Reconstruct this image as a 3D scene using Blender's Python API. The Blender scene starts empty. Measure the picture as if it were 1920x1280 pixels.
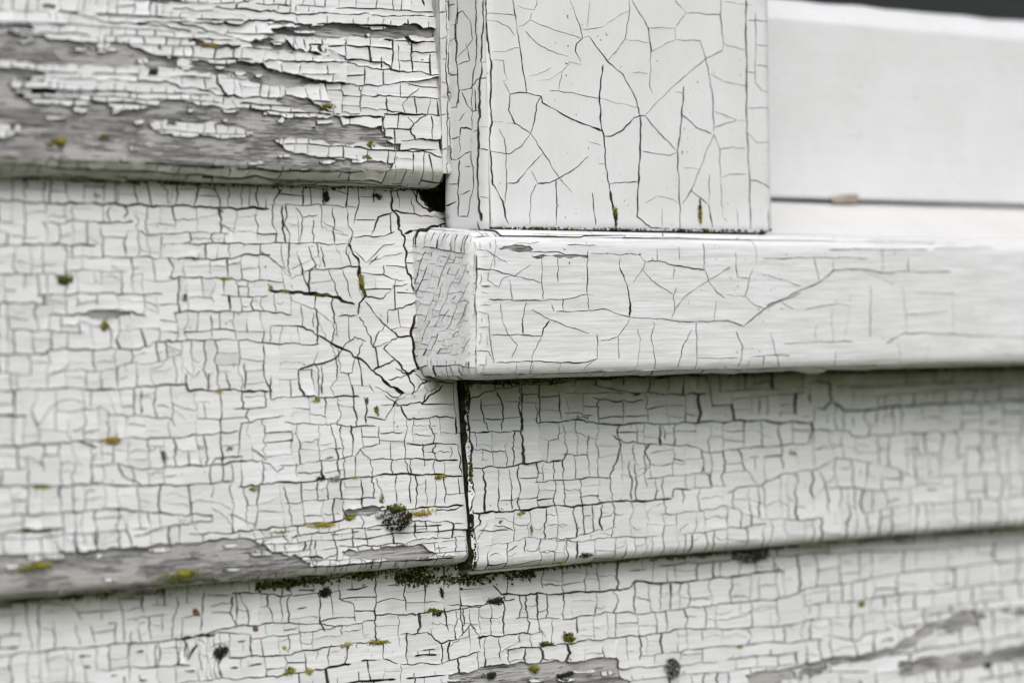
import bpy, math, random
import numpy as np
from mathutils import Vector, Matrix, noise as mnoise
from mathutils.geometry import delaunay_2d_cdt

random.seed(7); np.random.seed(7)
SC = bpy.context.scene
COL = SC.collection
R = math.radians

# ------------------------------------------------------------------ camera
FPX = 1920*100/36
_dh = np.array([6340., -100., FPX]); _dh /= np.linalg.norm(_dh)
_a = .02
_dv = np.array([_a, 1., -(_a*_dh[0]+_dh[1])/_dh[2]]); _dv /= np.linalg.norm(_dv)
RW = np.array([_dh, np.cross(_dh, _dv), -_dv])          # world = RW @ camera(right, down, forward)
def ray(x, y): return RW @ np.array([(x-960)/FPX, (y-640)/FPX, 1.])
CAM = -ray(900, 560)*.779
def project(P):
    q = (np.asarray(P)-CAM) @ RW
    return np.stack([q[..., 0]/q[..., 2]*FPX+960, q[..., 1]/q[..., 2]*FPX+640], -1)
cd = bpy.data.cameras.new('camera'); cam = bpy.data.objects.new('camera', cd); COL.objects.link(cam)
cd.lens = 100; cd.sensor_width = 36; cd.clip_start = .01; cd.clip_end = 500
M = Matrix([list(RW[:, 0]), list(-RW[:, 1]), list(-RW[:, 2])]).transposed().to_4x4()
M.translation = Vector(CAM); cam.matrix_world = M
cd.dof.use_dof = True; cd.dof.focus_distance = .777; cd.dof.aperture_fstop = 8.2; cd.dof.aperture_blades = 9
SC.camera = cam

# ------------------------------------------------------------------ light
W = bpy.data.worlds.new('World'); SC.world = W; W.use_nodes = True
nt = W.node_tree; nt.nodes.clear()
sky = nt.nodes.new('ShaderNodeTexSky'); sky.sky_type = 'NISHITA'; sky.sun_disc = False
SUN_EL, SUN_AZ = R(47), R(209)      # azimuth clockwise from +Y
sky.sun_elevation = SUN_EL; sky.sun_rotation = SUN_AZ; sky.dust_density = 4; sky.air_density = 1.2
hs = nt.nodes.new('ShaderNodeHueSaturation'); hs.inputs['Saturation'].default_value = .6
bg = nt.nodes.new('ShaderNodeBackground'); bg.inputs[1].default_value = .12
wo = nt.nodes.new('ShaderNodeOutputWorld')
nt.links.new(sky.outputs[0], hs.inputs['Color']); nt.links.new(hs.outputs[0], bg.inputs[0]); nt.links.new(bg.outputs[0], wo.inputs[0])
sl = bpy.data.lights.new('sun', 'SUN'); sl.energy = 1.3; sl.angle = R(45); sl.color = (1, .985, .985)
so = bpy.data.objects.new('sun', sl); COL.objects.link(so)
sd = Vector((math.sin(SUN_AZ)*math.cos(SUN_EL), math.cos(SUN_AZ)*math.cos(SUN_EL), math.sin(SUN_EL)))
so.rotation_euler = (-sd).to_track_quat('-Z', 'Y').to_euler(); so.location = sd*3
SC.view_settings.view_transform = 'Standard'; SC.view_settings.look = 'None'
SC.view_settings.gamma = 1; SC.view_settings.exposure = 0.24; SC.view_settings.use_curve_mapping = False

# ------------------------------------------------------------------ materials
def newmat(name):
    m = bpy.data.materials.new(name); m.use_nodes = True
    t = m.node_tree; b = t.nodes['Principled BSDF']
    return m, t, b
def nd(t, typ, **kw):
    n = t.nodes.new(typ)
    for k, v in kw.items():
        if k.startswith('_'): setattr(n, k[1:], v)
        else: n.inputs[k.replace('__', ' ')].default_value = v
    return n
def mapped(t, scale, loc=(0, 0, 0)):
    c = nd(t, 'ShaderNodeTexCoord'); m = nd(t, 'ShaderNodeMapping'); m.inputs['Scale'].default_value = scale
    m.inputs['Location'].default_value = loc
    t.links.new(c.outputs['Object'], m.inputs[0]); return m.outputs[0]
def noise(t, scale, detail=3, rough=.55, loc=(0, 0, 0), dist=0):
    n = nd(t, 'ShaderNodeTexNoise', Scale=1., Detail=float(detail), Roughness=rough, Distortion=float(dist))
    t.links.new(mapped(t, scale, loc), n.inputs['Vector']); return n.outputs[0]
def ramp(t, src, lo, hi, a=0., b=1.):
    n = nd(t, 'ShaderNodeMapRange'); n.inputs['From Min'].default_value = lo; n.inputs['From Max'].default_value = hi
    n.inputs['To Min'].default_value = a; n.inputs['To Max'].default_value = b
    n.interpolation_type = 'SMOOTHSTEP'
    t.links.new(src, n.inputs[0]); return n.outputs[0]
def math_(t, op, a, b):
    n = nd(t, 'ShaderNodeMath', _operation=op)
    for i, v in enumerate((a, b)):
        if isinstance(v, (int, float)): n.inputs[i].default_value = v
        else: t.links.new(v, n.inputs[i])
    return n.outputs[0]
def mix(t, f, a, b, mode='MIX'):
    n = nd(t, 'ShaderNodeMix', _data_type='RGBA', _blend_type=mode)
    for i, v in ((0, f), (6, a), (7, b)):
        if isinstance(v, (int, float)): n.inputs[i].default_value = v
        elif isinstance(v, tuple): n.inputs[i].default_value = (*v, 1)
        else: t.links.new(v, n.inputs[i])
    return n.outputs[2]
def attr(t, name):
    return nd(t, 'ShaderNodeAttribute', _attribute_name=name).outputs['Fac']
def bump(t, b, src, strength, dist):
    n = nd(t, 'ShaderNodeBump', Strength=strength, Distance=dist)
    t.links.new(src, n.inputs['Height']); t.links.new(n.outputs[0], b.inputs['Normal'])

def paint_mat(name, vertical=False, grain=.5, base=(.77, .785, .815), attrs=True, streak=.75):
    m, t, b = newmat(name)
    def st(along, across): return (across, across, along) if vertical else (along, across, across)
    cloud = noise(t, (38, 38, 38), 4, .6)
    dirt = noise(t, st(90, 260), 5, .65, (3, 1, 2))
    c = mix(t, ramp(t, cloud, .35, .7), base, tuple(v*f for v, f in zip(base, (.94, .94, .925))))
    c = mix(t, ramp(t, dirt, .60, .80, 0, .35), c, (.47, .45, .38))
    stk = noise(t, st(45, 1100), 4, .6, (6, 3, 8))
    c = mix(t, ramp(t, stk, .42, .68, 0, streak), c, (.60, .61, .615))
    sp = noise(t, (900, 900, 900), 2, .5, (9, 9, 9))
    spm = noise(t, (70, 70, 70), 2, .5, (5, 2, 1))
    spk = math_(t, 'MULTIPLY', ramp(t, sp, .70, .73), ramp(t, spm, .46, .6))
    c = mix(t, spk, c, (.10, .09, .07))
    if attrs:
        c = mix(t, 1., c, mix(t, attr(t, 'var'), (1, 1, 1), (.87, .865, .84)), 'MULTIPLY')
        dn = noise(t, (160, 160, 160), 4, .6, (1, 7, 3))
        d = math_(t, 'MULTIPLY', attr(t, 'damp_shade'), ramp(t, dn, .25, .6, .55, 1.))
        c = mix(t, d, c, (.16, .158, .08))  # olive algae film, also painting shade into seams and undersides
    t.links.new(c, b.inputs['Base Color'])
    b.inputs['Roughness'].default_value = .52; b.inputs['Specular IOR Level'].default_value = .35
    g = noise(t, st(70, 1500), 3, .55); g2 = noise(t, st(500, 700), 3, .6, (2, 2, 2))
    g3 = noise(t, st(120, 320), 2, .5, (4, 2, 2))
    h = math_(t, 'ADD', g, math_(t, 'ADD', math_(t, 'MULTIPLY', g2, .35), math_(t, 'MULTIPLY', g3, 1.6)))
    bump(t, b, h, grain, .00016)
    return m

def wood_mat(name, vertical=False, paint=(.80, .81, .82)):
    m, t, b = newmat(name)
    def st(along, across): return (across, across, along) if vertical else (along, across, across)
    g = noise(t, st(70, 2600), 6, .7, dist=.25); gb = noise(t, st(25, 420), 4, .6, (7, 1, 1)); res = noise(t, st(110, 1700), 6, .72, (2, 5, 1))
    c = mix(t, ramp(t, g, .38, .62), (.12, .116, .118), (.62, .61, .615))
    c = mix(t, ramp(t, gb, .42, .72, 0, .35), c, (.21, .195, .18))
    big = noise(t, (45, 45, 140), 4, .6, (1, 1, 9))
    rm = ramp(t, math_(t, 'ADD', math_(t, 'MULTIPLY', big, .55), math_(t, 'MULTIPLY', res, .6)), .52, .585)
    c = mix(t, math_(t, 'MULTIPLY', rm, .85), c, (.66, .65, .64))
    gr = noise(t, (120, 120, 200), 4, .6, (4, 4, 4))
    c = mix(t, ramp(t, gr, .68, .8, 0, .4), c, (.14, .14, .08))
    dirtn = noise(t, (300, 300, 300), 3, .6, (0, 3, 0))
    dirtc = mix(t, ramp(t, dirtn, .45, .62), (.035, .032, .026), (.075, .078, .03))
    c = mix(t, attr(t, 'bare'), dirtc, c)
    c = mix(t, attr(t, 'painted'), c, paint)
    t.links.new(c, b.inputs['Base Color'])
    b.inputs['Roughness'].default_value = .85; b.inputs['Specular IOR Level'].default_value = .15
    h = math_(t, 'ADD', math_(t, 'MULTIPLY', g, 1.4), math_(t, 'ADD', gb, math_(t, 'MULTIPLY', rm, .7)))
    bump(t, b, h, 1., .0008)
    return m

def flat_mat(name, c1, c2, sc, rough=.9, bumpd=.0001, spec=.1):
    m, t, b = newmat(name)
    n = noise(t, (sc, sc, sc), 4, .6)
    t.links.new(mix(t, ramp(t, n, .35, .65), c1, c2), b.inputs['Base Color'])
    b.inputs['Roughness'].default_value = rough; b.inputs['Specular IOR Level'].default_value = spec
    bump(t, b, n, .5, bumpd)
    return m

M_PAINT = paint_mat('weathered_white_paint', grain=.9, base=(.735, .75, .775))
M_PAINT_V = paint_mat('weathered_white_paint_casing', True, .32, (.75, .765, .79), streak=.12)
M_PAINT_S = paint_mat('weathered_white_paint_sill', False, .75)
M_PAINT_R = paint_mat('smooth_white_paint_sash', False, .6, (.71, .72, .745), False, .25)
M_PAINT_B = paint_mat('dull_cream_paint_back', False, .5, (.68, .68, .675), False, .3)
M_EDGE = flat_mat('paint_chip_edge', (.045, .04, .032), (.11, .105, .085), 900)
M_WOOD = wood_mat('grey_weathered_wood'); M_WOOD_V = wood_mat('grey_weathered_wood_upright', True)

# ------------------------------------------------------------------ objects
def empty(name, loc, label=None, cat=None, group=None, kind=None):
    o = bpy.data.objects.new(name, None); COL.objects.link(o); o.location = loc; o.empty_display_size = .01
    tag(o, label, cat, group, kind); return o
def tag(o, label=None, cat=None, group=None, kind=None):
    if label: o['label'] = label
    if cat: o['category'] = cat
    if group: o['group'] = group
    if kind: o['kind'] = kind
    return o
def make(name, verts, faces, mats, parent=None, mi=None, smooth=None, attrs=None, origin=None):
    v = np.asarray(verts, float)
    if parent is not None: v = v-np.array(parent.location)
    elif origin is not None: v = v-np.array(origin)
    me = bpy.data.meshes.new(name); me.from_pydata(v.tolist(), [], faces)
    for m in mats: me.materials.append(m)
    if mi is not None: me.polygons.foreach_set('material_index', mi)
    if smooth is not None:
        me.polygons.foreach_set('use_smooth', smooth if hasattr(smooth, '__len__') else [smooth]*len(faces))
    for k, a in (attrs or {}).items():
        at = me.attributes.new(k, 'FLOAT', 'POINT'); at.data.foreach_set('value', np.asarray(a, np.float32))
    me.update()
    o = bpy.data.objects.new(name, me); COL.objects.link(o)
    if parent is not None: o.parent = parent
    elif origin is not None: o.location = origin
    return o

# a rounded, tilted timber: points on the sharp box are pulled onto the rounded one
class Timber:
    def __init__(s, origin, lo, hi, r, tilt=0., shear=0., seed=0., warp=.0003, chamf=(0, 0)):
        s.o = np.array(origin, float); s.lo = np.array(lo, float); s.hi = np.array(hi, float); s.r = r
        s.ax = np.array([[1, 0, 0], [0, math.cos(tilt), -math.sin(tilt)], [0, math.sin(tilt), math.cos(tilt)]])
        s.shear = shear; s.seed = seed; s.warp = warp; s.chamf = chamf
    def local(s, P): return (np.asarray(P)-s.o) @ s.ax.T
    def map(s, P, off):
        """P (n,3) local points on the sharp box, off (n,) height over the wood -> world"""
        q = np.clip(P, s.lo+s.r, s.hi-s.r); d = P-q
        n = np.linalg.norm(d, axis=1, keepdims=True); n[n == 0] = 1; d = d/n
        X = q+d*(s.r+np.asarray(off).reshape(-1, 1))
        if s.chamf[0]:
            g = np.clip(s.lo[2]+s.chamf[0]-X[:, 2], 0, 1); X[:, 1] += g*g/(g+.0005)*s.chamf[1]*(X[:, 1] < s.lo[1]+.0045)
        if s.shear:
            w = np.clip((X[:, 2]-s.lo[2])/(s.hi[2]-s.lo[2]), 0, 1.05)
            w = np.clip((w-.35)/.65, 0, 1.1)
            X[:, 2] += s.shear*(X[:, 1]-s.lo[1])*w
        if s.warp:
            f = 22.
            wv = np.array([mnoise.noise(Vector((p[0]*f*.5+s.seed, p[2]*f, p[1]*f)))+.35*mnoise.noise(Vector((p[0]*90+s.seed, p[2]*160, 3))) for p in X])
            X[:, 1] += wv*s.warp
        return X @ s.ax + s.o
    def px(s, axis, val):
        """pixel -> local point on the plane axis=val"""
        C0 = s.local(CAM)
        def f(p):
            p = np.atleast_2d(p)
            d = (np.stack([(p[:, 0]-960)/FPX, (p[:, 1]-640)/FPX, np.ones(len(p))], 1) @ RW.T) @ s.ax.T
            t = (val-C0[axis])/d[:, axis]
            return C0+d*t[:, None]
        return f

# ------------------------------------------------------------------ crack patterns (2-D)
def T(txt, s=1., ox=0., oy=0.):
    """traced cracks: 'w: x,y x,y ...' per line, in enlarged-crop coordinates"""
    out = []
    for ln in txt.strip().splitlines():
        for item in ln.split(';'):
            item = item.strip()
            if not item: continue
            w, pts = item.split(':')
            out.append(([(float(a)*s+ox, float(b)*s+oy) for a, b in (p.split(',') for p in pts.split())], float(w)))
    return out
def TP(txt, s=1., ox=0., oy=0.):
    return [np.array(p) for p, w in T('\n'.join('0:'+l for l in txt.strip().splitlines() if l.strip()), s, ox, oy)]

def resample(pts, step, jit, rng):
    pts = np.asarray(pts, float); out = [pts[0]]
    for a, b in zip(pts[:-1], pts[1:]):
        L = np.linalg.norm(b-a)
        if L < 1e-6: continue
        n = max(1, int(round(L/step))); nrm = np.array([-(b-a)[1], (b-a)[0]])/L
        amp = jit*min(2.2, 1+L/60)
        ph = rng.uniform(0, 6.28); fr = rng.uniform(.8, 1.8)
        for k in range(1, n+1):
            f = k/n
            j = 0 if k == n else rng.gauss(0, jit*.55)+amp*.8*math.sin(ph+f*6.28*fr)*math.sin(math.pi*f)
            out.append(a+(b-a)*f+nrm*j)
    return np.array(out)

def brick(bb, ang, row, cell, rng, wr=2., wc=1.5, jit=3., drop=.08, slant=0., hdrop=.06):
    """irregular running-bond craquelure: long cracks along `ang`, short ones across"""
    x0, y0, x1, y1 = bb; cx, cy = (x0+x1)/2, (y0+y1)/2
    ca, sa = math.cos(ang), math.sin(ang); D = math.hypot(x1-x0, y1-y0)/2+row
    def rot(p): return (cx+p[0]*ca-p[1]*sa, cy+p[0]*sa+p[1]*ca)
    def inside(p): return x0-5 < p[0] < x1+5 and y0-5 < p[1] < y1+5
    out = []; y = -D; step = cell*.8; prev = None
    n = int(2*D/step)+2; xs = [-D+i*step for i in range(n)]
    wand = [0.]*n
    while y < D:
        a = 0; line = []
        for i in range(n):
            a = a*.82+rng.gauss(0, jit*.6); line.append(y+a+rng.gauss(0, jit*.4))
        def val(line, x):
            f = (x+D)/step; i = max(0, min(n-2, int(f))); return line[i]+(line[i+1]-line[i])*(f-i)
        seg = []
        for i in range(n):
            p = rot((xs[i]+rng.uniform(-.2, .2)*step, line[i]))
            seg.append(p)
            if rng.random() < hdrop:
                if len(seg) > 1 and any(inside(q) for q in seg): out.append((seg, wr*rng.uniform(.5, 1.5)))
                seg = []
        if len(seg) > 1 and any(inside(q) for q in seg): out.append((seg, wr*rng.uniform(.5, 1.5)))
        if prev is not None:
            x = -D+rng.uniform(0, cell)
            while x < D:
                if rng.random() > drop:
                    a, b = val(prev, x), val(line, x+slant*row)
                    p0 = (x, a-.5); p1 = (x+slant*row+rng.gauss(0, cell*.09), b+.5)
                    if rng.random() < .05: p1 = (p0[0]+(p1[0]-p0[0])*.6, p0[1]+(p1[1]-p0[1])*rng.uniform(.4, .8))
                    mid = ((p0[0]+p1[0])/2+rng.gauss(0, cell*.07), (p0[1]+p1[1])/2)
                    q = [rot(p0), rot(mid), rot(p1)]
                    if inside(q[1]): out.append((q, wc*rng.uniform(.45, 1.35)))
                x += cell*rng.choice((rng.uniform(.45, .8), rng.uniform(.8, 1.3), rng.uniform(1.1, 1.75)))
        prev = line
        y += row*rng.choice((rng.uniform(.5, .85), rng.uniform(.8, 1.2), rng.uniform(1.1, 1.7)))
    return out

def y_at(pl, x):
    r = []
    for a, b in zip(pl[:-1], pl[1:]):
        if a[0] == b[0]: continue
        lo, hi = (a, b) if a[0] < b[0] else (b, a)
        if lo[0] <= x <= hi[0]: r.append(lo[1]+(hi[1]-lo[1])*(x-lo[0])/(hi[0]-lo[0]))
    return r
def uprights(rows, others, xr, spacing, rng, bottom, lean=0., wc=1.6, avoid=11, sub=.28):
    """short cracks from every long crack down to the next one below it, and a few cross cracks between"""
    out = []; P = np.array([q for pl, w in others for q in resample(pl, 6, 0, rng)]) if others else np.zeros((0, 2))
    grid = np.round(P/avoid).astype(int) if len(P) else None
    occ = set(map(tuple, grid)) if len(P) else set()
    def near(x, y): 
        gx, gy = int(round(x/avoid)), int(round(y/avoid)); return (gx, gy) in occ
    for pl, w in rows:
        x = max(xr[0], min(p[0] for p in pl))+rng.uniform(2, spacing); xe = min(xr[1], max(p[0] for p in pl))
        last = None
        while x < xe:
            ys = y_at(pl, x)
            if ys:
                y = ys[0]; cand = [v for r, _ in rows for v in y_at(r, x+lean*25) if v > y+7]
                yb = min(cand) if cand else bottom(x)
                if yb > y+7 and not near(x, (y+yb)/2) and not near(x, y+.3*(yb-y)):
                    h = yb-y; dead = rng.random() < .05 and h > 18
                    e = y+h*rng.uniform(.45, .8) if dead else yb+1
                    n = max(2, int(h/16)); pts = []
                    dx = lean*h+rng.gauss(0, spacing*.06)
                    for k in range(n+1):
                        f = k/n
                        pts.append((x+dx*f*(e-y)/h+(rng.gauss(0, spacing*.1) if 0 < k < n else 0), y-1+(e-y+1)*f))
                    out.append((pts, wc*rng.uniform(.5, 1.45)))
                    if last is not None and x-last[0] < spacing*2.1:
                        for _ in range(1 if h < 46 else 2):
                            if rng.random() < sub*(1+h/60):
                                f = rng.uniform(.25, .75); ya = last[1]+(last[2]-last[1])*f; yc = y+h*(f+rng.uniform(-.12, .12))
                                xa = last[0]+last[3]*f; xb = x+dx*f
                                if rng.random() < .3: xb = xa+(xb-xa)*.6
                                out.append(([(xa, ya), ((xa+xb)/2, (ya+yc)/2+rng.gauss(0, 2.5)), (xb, yc)], wc*rng.uniform(.35, .9)))
                    last = (x, y, yb, dx)
            x += spacing*rng.choice((rng.uniform(.45, .8), rng.uniform(.8, 1.2), rng.uniform(1.1, 1.7)))
    return out

class Occ:
    def __init__(s, cracks, bb, c=2.):
        s.c = c; s.x0, s.y0 = bb[0]-60, bb[1]-60; s.w, s.h = int((bb[2]-bb[0]+120)/c)+2, int((bb[3]-bb[1]+120)/c)+2
        s.g = np.zeros((s.h, s.w), bool)
        for p, w in cracks: s.draw(p)
    def draw(s, p):
        p = np.asarray(p, float)
        for a, b in zip(p[:-1], p[1:]):
            n = max(1, int(np.hypot(*(b-a))/s.c*1.5)); t = np.linspace(0, 1, n+1)[:, None]; q = a+(b-a)*t
            i = ((q[:, 1]-s.y0)/s.c).astype(int); j = ((q[:, 0]-s.x0)/s.c).astype(int); m = (i >= 0) & (i < s.h) & (j >= 0) & (j < s.w); s.g[i[m], j[m]] = True
    def clear(s, x, y, r):
        i, j, k = int((y-s.y0)/s.c), int((x-s.x0)/s.c), int(r/s.c); return not s.g[max(0, i-k):i+k+1, max(0, j-k):j+k+1].any()
    def hit(s, x, y):
        i, j = int((y-s.y0)/s.c), int((x-s.x0)/s.c); return i < 1 or j < 1 or i >= s.h-1 or j >= s.w-1 or s.g[i, j] or s.g[i-1, j] or s.g[i, j-1]
    def march(s, x, y, dx, dy, mx, wob, rng):
        pts = []; L = 0; d = 0
        while L < mx:
            d = d*.8+rng.gauss(0, wob); x += dx*2-dy*d; y += dy*2+dx*d; L += 2
            if int(L) % 8 == 0: pts.append((x, y))
            if s.hit(x, y): pts.append((x+dx*1.5, y+dy*1.5)); return pts, L
        return pts, L
def fill(cracks, poly, rng, r=11., tries=5000, w=1.5, lean=.05, slope=0., bias=1.15, mx=120):
    """break up whatever uncracked paint is left, always across its longer side"""
    xs, ys = [p[0] for p in poly], [p[1] for p in poly]; oc = Occ(cracks, (min(xs), min(ys), max(xs), max(ys))); out = []
    P = np.array([(rng.uniform(min(xs), max(xs)), rng.uniform(min(ys), max(ys))) for _ in range(tries)]); P = P[inpoly(P, poly)]
    for rr in (r*1.7, r):
        for x, y in P:
            if not oc.clear(x, y, rr): continue
            ext = [oc.march(x, y, *d, 160, 0, rng)[1] for d in ((1, 0), (-1, 0), (0, 1), (0, -1))]
            if ext[0]+ext[1] > (ext[2]+ext[3])*bias: d = (lean+rng.gauss(0, .09), 1)
            else: d = (1, slope+rng.gauss(0, .06))
            a, la = oc.march(x, y, *d, mx*rng.uniform(.8, 1.2), .16, rng); b, lb = oc.march(x, y, -d[0], -d[1], mx*rng.uniform(.8, 1.2), .16, rng)
            p = b[::-1]+[(x, y)]+a
            if len(p) > 2 and la+lb > 9: oc.draw(p); out.append((p, w*rng.uniform(.4, 1.4)))
    return out

def inpoly(P, poly):
    x, y = P[:, 0], P[:, 1]; r = np.zeros(len(P), bool); n = len(poly)
    for i in range(n):
        x1, y1 = poly[i]; x2, y2 = poly[(i+1) % n]
        if y1 == y2: continue
        c = ((y1 > y) != (y2 > y)) & (x < (x2-x1)*(y-y1)/(y2-y1)+x1); r ^= c
    return r
def polydist(P, poly):
    d = np.full(len(P), 1e9); n = len(poly)
    for i in range(n):
        a = np.array(poly[i]); b = np.array(poly[(i+1) % n]); v = b-a; L = (v*v).sum() or 1
        t = np.clip(((P-a) @ v)/L, 0, 1); q = a+t[:, None]*v
        d = np.minimum(d, np.hypot(*(P-q).T))
    return d

def flakes(dom, cracks, to3, tim, rng, bare=(), keep=(), holes=(), thick=.00026, grid=10., tilt=.014, curl=1., jit=.8, damp_shade=None, dirt=.1,
           lip=0., wscale=1., prune=0.):
    """cut the domain by the cracks; every loose piece of paint becomes a thin curled chip"""
    V = [Vector(p) for p in dom]; Fc = [list(range(len(dom)))]
    A = sum(dom[i][0]*dom[(i+1) % len(dom)][1]-dom[(i+1) % len(dom)][0]*dom[i][1] for i in range(len(dom)))
    if A < 0: Fc[0].reverse()
    dx0, dy0 = min(p[0] for p in dom), min(p[1] for p in dom); dx1, dy1 = max(p[0] for p in dom), max(p[1] for p in dom)
    V_late = []
    for pts, w in cracks:
        p = resample(pts, 6., jit, rng)
        if p[:, 0].max() < dx0 or p[:, 0].min() > dx1 or p[:, 1].max() < dy0 or p[:, 1].min() > dy1 or len(p) < 2: continue
        n = len(p); tg = np.gradient(p, axis=0); L = np.hypot(*tg.T); L[L == 0] = 1; nr = np.stack([-tg[:, 1], tg[:, 0]], 1)/L[:, None]
        lw = min(1.45, math.exp(rng.gauss(0, .17))); we = rng.uniform(-.35, .35); ww = np.array([w*wscale*lw*(1+we*(2*k/(n-1)-1))*rng.uniform(.4, 1.6) for k in range(n)]); ww = np.convolve(np.pad(ww, 1, 'edge'), [.25, .5, .25], 'valid')
        ww[0] *= .45; ww[-1] *= .45
        base = len(V)
        for k in range(n):
            V.append(Vector(p[k]+nr[k]*ww[k]/2)); V.append(Vector(p[k]-nr[k]*ww[k]/2))
        for k in range(n-1):
            a = base+2*k; Fc.append([a, a+1, a+3, a+2])
        if lip:
            for k in range(n):
                for sg in (1, -1): V_late.append(p[k]+nr[k]*sg*(ww[k]/2+rng.uniform(2.2, 3.6)))
    V += [Vector(q) for q in V_late if dx0 < q[0] < dx1 and dy0 < q[1] < dy1]
    y = dy0
    while y < dy1:
        x = dx0
        while x < dx1:
            V.append(Vector((x+rng.uniform(-.35, .35)*grid, y+rng.uniform(-.35, .35)*grid))); x += grid
        y += grid
    edges = [(Fc[0][k-1], Fc[0][k]) for k in range(len(dom))]; quads = Fc[1:]
    def outline(poly, st=7., j=1.7):
        q = resample(list(poly)+[poly[0]], st, j, rng)[:-1]; b0 = len(V)
        V.extend(Vector(p) for p in q); edges.extend((b0+k, b0+(k+1) % len(q)) for k in range(len(q))); return q
    crumbs = []
    for b in bare:
        (ax, ay), (bx, by) = b.min(0), b.max(0)
        if bx-ax < 60: continue
        for _ in range(int((bx-ax)*(by-ay)/1500)):
            x, y = rng.uniform(ax, bx), rng.uniform(ay, by); w, h = rng.uniform(4, 26), rng.uniform(2, 7)
            if not inpoly(np.array([(x, y)]), b)[0] or polydist(np.array([(x, y)]), b)[0] > 26: continue
            crumbs.append(np.array([(x-w*rng.uniform(.6, 1), y-h*.2), (x-w*.4, y-h*rng.uniform(.4, 1)), (x+w*.6, y-h*rng.uniform(.5, 1)), (x+w, y+h*rng.uniform(-.3, .3)), (x+w*.3, y+h*rng.uniform(.5, 1)), (x-w*.5, y+h*.8)]))
    bare = [outline(b) for b in bare]; keep = [outline(b) for b in keep]+[outline(b, 9., .5) for b in crumbs]; holes = [outline(b) for b in holes]
    for q in quads: edges += [(q[0], q[1]), (q[1], q[2]), (q[2], q[3]), (q[3], q[0])]
    VP = np.array([(v.x, v.y) for v in V])
    vo, eo, fo, _, _, _ = delaunay_2d_cdt(V, edges, [], 0, 1e-4, False)
    P = np.array([(v.x, v.y) for v in vo]); tr = np.array(fo); cen = P[tr].mean(1)
    ok = inpoly(cen, dom)
    cells = {}; CS = 7.
    for i, (gx, gy) in enumerate(np.floor(cen/CS).astype(int).tolist()): cells.setdefault((gx, gy), []).append(i)
    cl = cen.tolist()
    for q in quads:
        p = VP[q]; x0, y0 = p.min(0); x1, y1 = p.max(0); pl = p.tolist()
        for gx in range(int(x0//CS), int(x1//CS)+1):
            for gy in range(int(y0//CS), int(y1//CS)+1):
                for i in cells.get((gx, gy), ()):
                    if not ok[i]: continue
                    x, y_ = cl[i]
                    if x < x0 or x > x1 or y_ < y0 or y_ > y1: continue
                    for a, b, c in ((0, 1, 2), (0, 2, 3)):
                        a, b, c = pl[a], pl[b], pl[c]
                        s1 = (b[0]-a[0])*(y_-a[1])-(b[1]-a[1])*(x-a[0]); s2 = (c[0]-b[0])*(y_-b[1])-(c[1]-b[1])*(x-b[0]); s3 = (a[0]-c[0])*(y_-c[1])-(a[1]-c[1])*(x-c[0])
                        if (s1 >= 0 and s2 >= 0 and s3 >= 0) or (s1 <= 0 and s2 <= 0 and s3 <= 0): ok[i] = False; break
    rm = np.zeros(len(cen), bool)
    for b in bare: rm |= inpoly(cen, b)
    for b in keep: rm &= ~inpoly(cen, b)
    for b in holes: rm |= inpoly(cen, b)
    ok &= ~rm
    tris = [tuple(t) for t in tr[ok].tolist()]
    tr = np.array(tris); cen = P[tr].mean(1)
    # components over shared edges
    par = list(range(len(tr)))
    def find(a):
        while par[a] != a: par[a] = par[par[a]]; a = par[a]
        return a
    ed = {}
    for i, (a, b, c) in enumerate(tris):
        for e in ((a, b), (b, c), (c, a)):
            k = (e[0], e[1]) if e[0] < e[1] else (e[1], e[0])
            j = ed.get(k)
            if j is None: ed[k] = i
            else:
                ra, rb = find(i), find(j)
                if ra != rb: par[ra] = rb
    groups = {}
    for i in range(len(tr)): groups.setdefault(find(i), []).append(i)
    e1, e2 = P[tr[:, 1]]-P[tr[:, 0]], P[tr[:, 2]]-P[tr[:, 0]]; area = np.abs(e1[:, 0]*e2[:, 1]-e1[:, 1]*e2[:, 0])/2
    comps = []
    gl = list(groups.values())
    C = np.array([np.average(cen[g], axis=0, weights=area[g]+1e-9) for g in gl]); AR = np.array([area[g].sum() for g in gl])
    nearb = np.full(len(gl), 1e9)
    for b in list(bare)+list(holes): nearb = np.minimum(nearb, polydist(C, b))
    for gi, g in enumerate(gl):
        if AR[gi] < 5: continue
        if prune and AR[gi] < 260 and rng.random() < prune: continue
        t3 = tr[g]; ids = np.unique(t3); lut = {int(v): k for k, v in enumerate(ids)}
        if t3.size == 0: continue
        T3 = [[lut[int(v)] for v in q] for q in t3]
        cnt = {}
        for q in T3:
            for e in ((q[0], q[1]), (q[1], q[2]), (q[2], q[0])): cnt[e] = 1
        bnd = [e for e in cnt if (e[1], e[0]) not in cnt]
        p2 = P[ids]; c2 = C[gi]; rad = max(3., math.sqrt(AR[gi]))
        isb = np.zeros(len(ids), bool); isb[list({v for e in bnd for v in e})] = True
        k = 1.+(2.6 if nearb[gi] < 26 else 0)*rng.random()+(2. if rng.random() < .06 else 0)
        tx, ty = rng.gauss(0, tilt*k), rng.gauss(0, tilt*k)+(tilt*.8*k if nearb[gi] < 26 else 0)
        dd = p2-c2; s = .000146
        h = thick*rng.uniform(.85, 1.2)+np.clip((dd[:, 0]*tx+dd[:, 1]*ty)*s, -thick*.55, .0009)
        cu = curl*k*rng.uniform(-.1, 1.)*.000022
        rr = np.hypot(*dd.T)/rad
        h = h+cu*np.clip(rr, 0, 1.6)**2
        h[isb] += lip*k*np.array([rng.uniform(.15, 1.) for _ in range(int(isb.sum()))])*rng.uniform(.4, 1.3)
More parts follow.
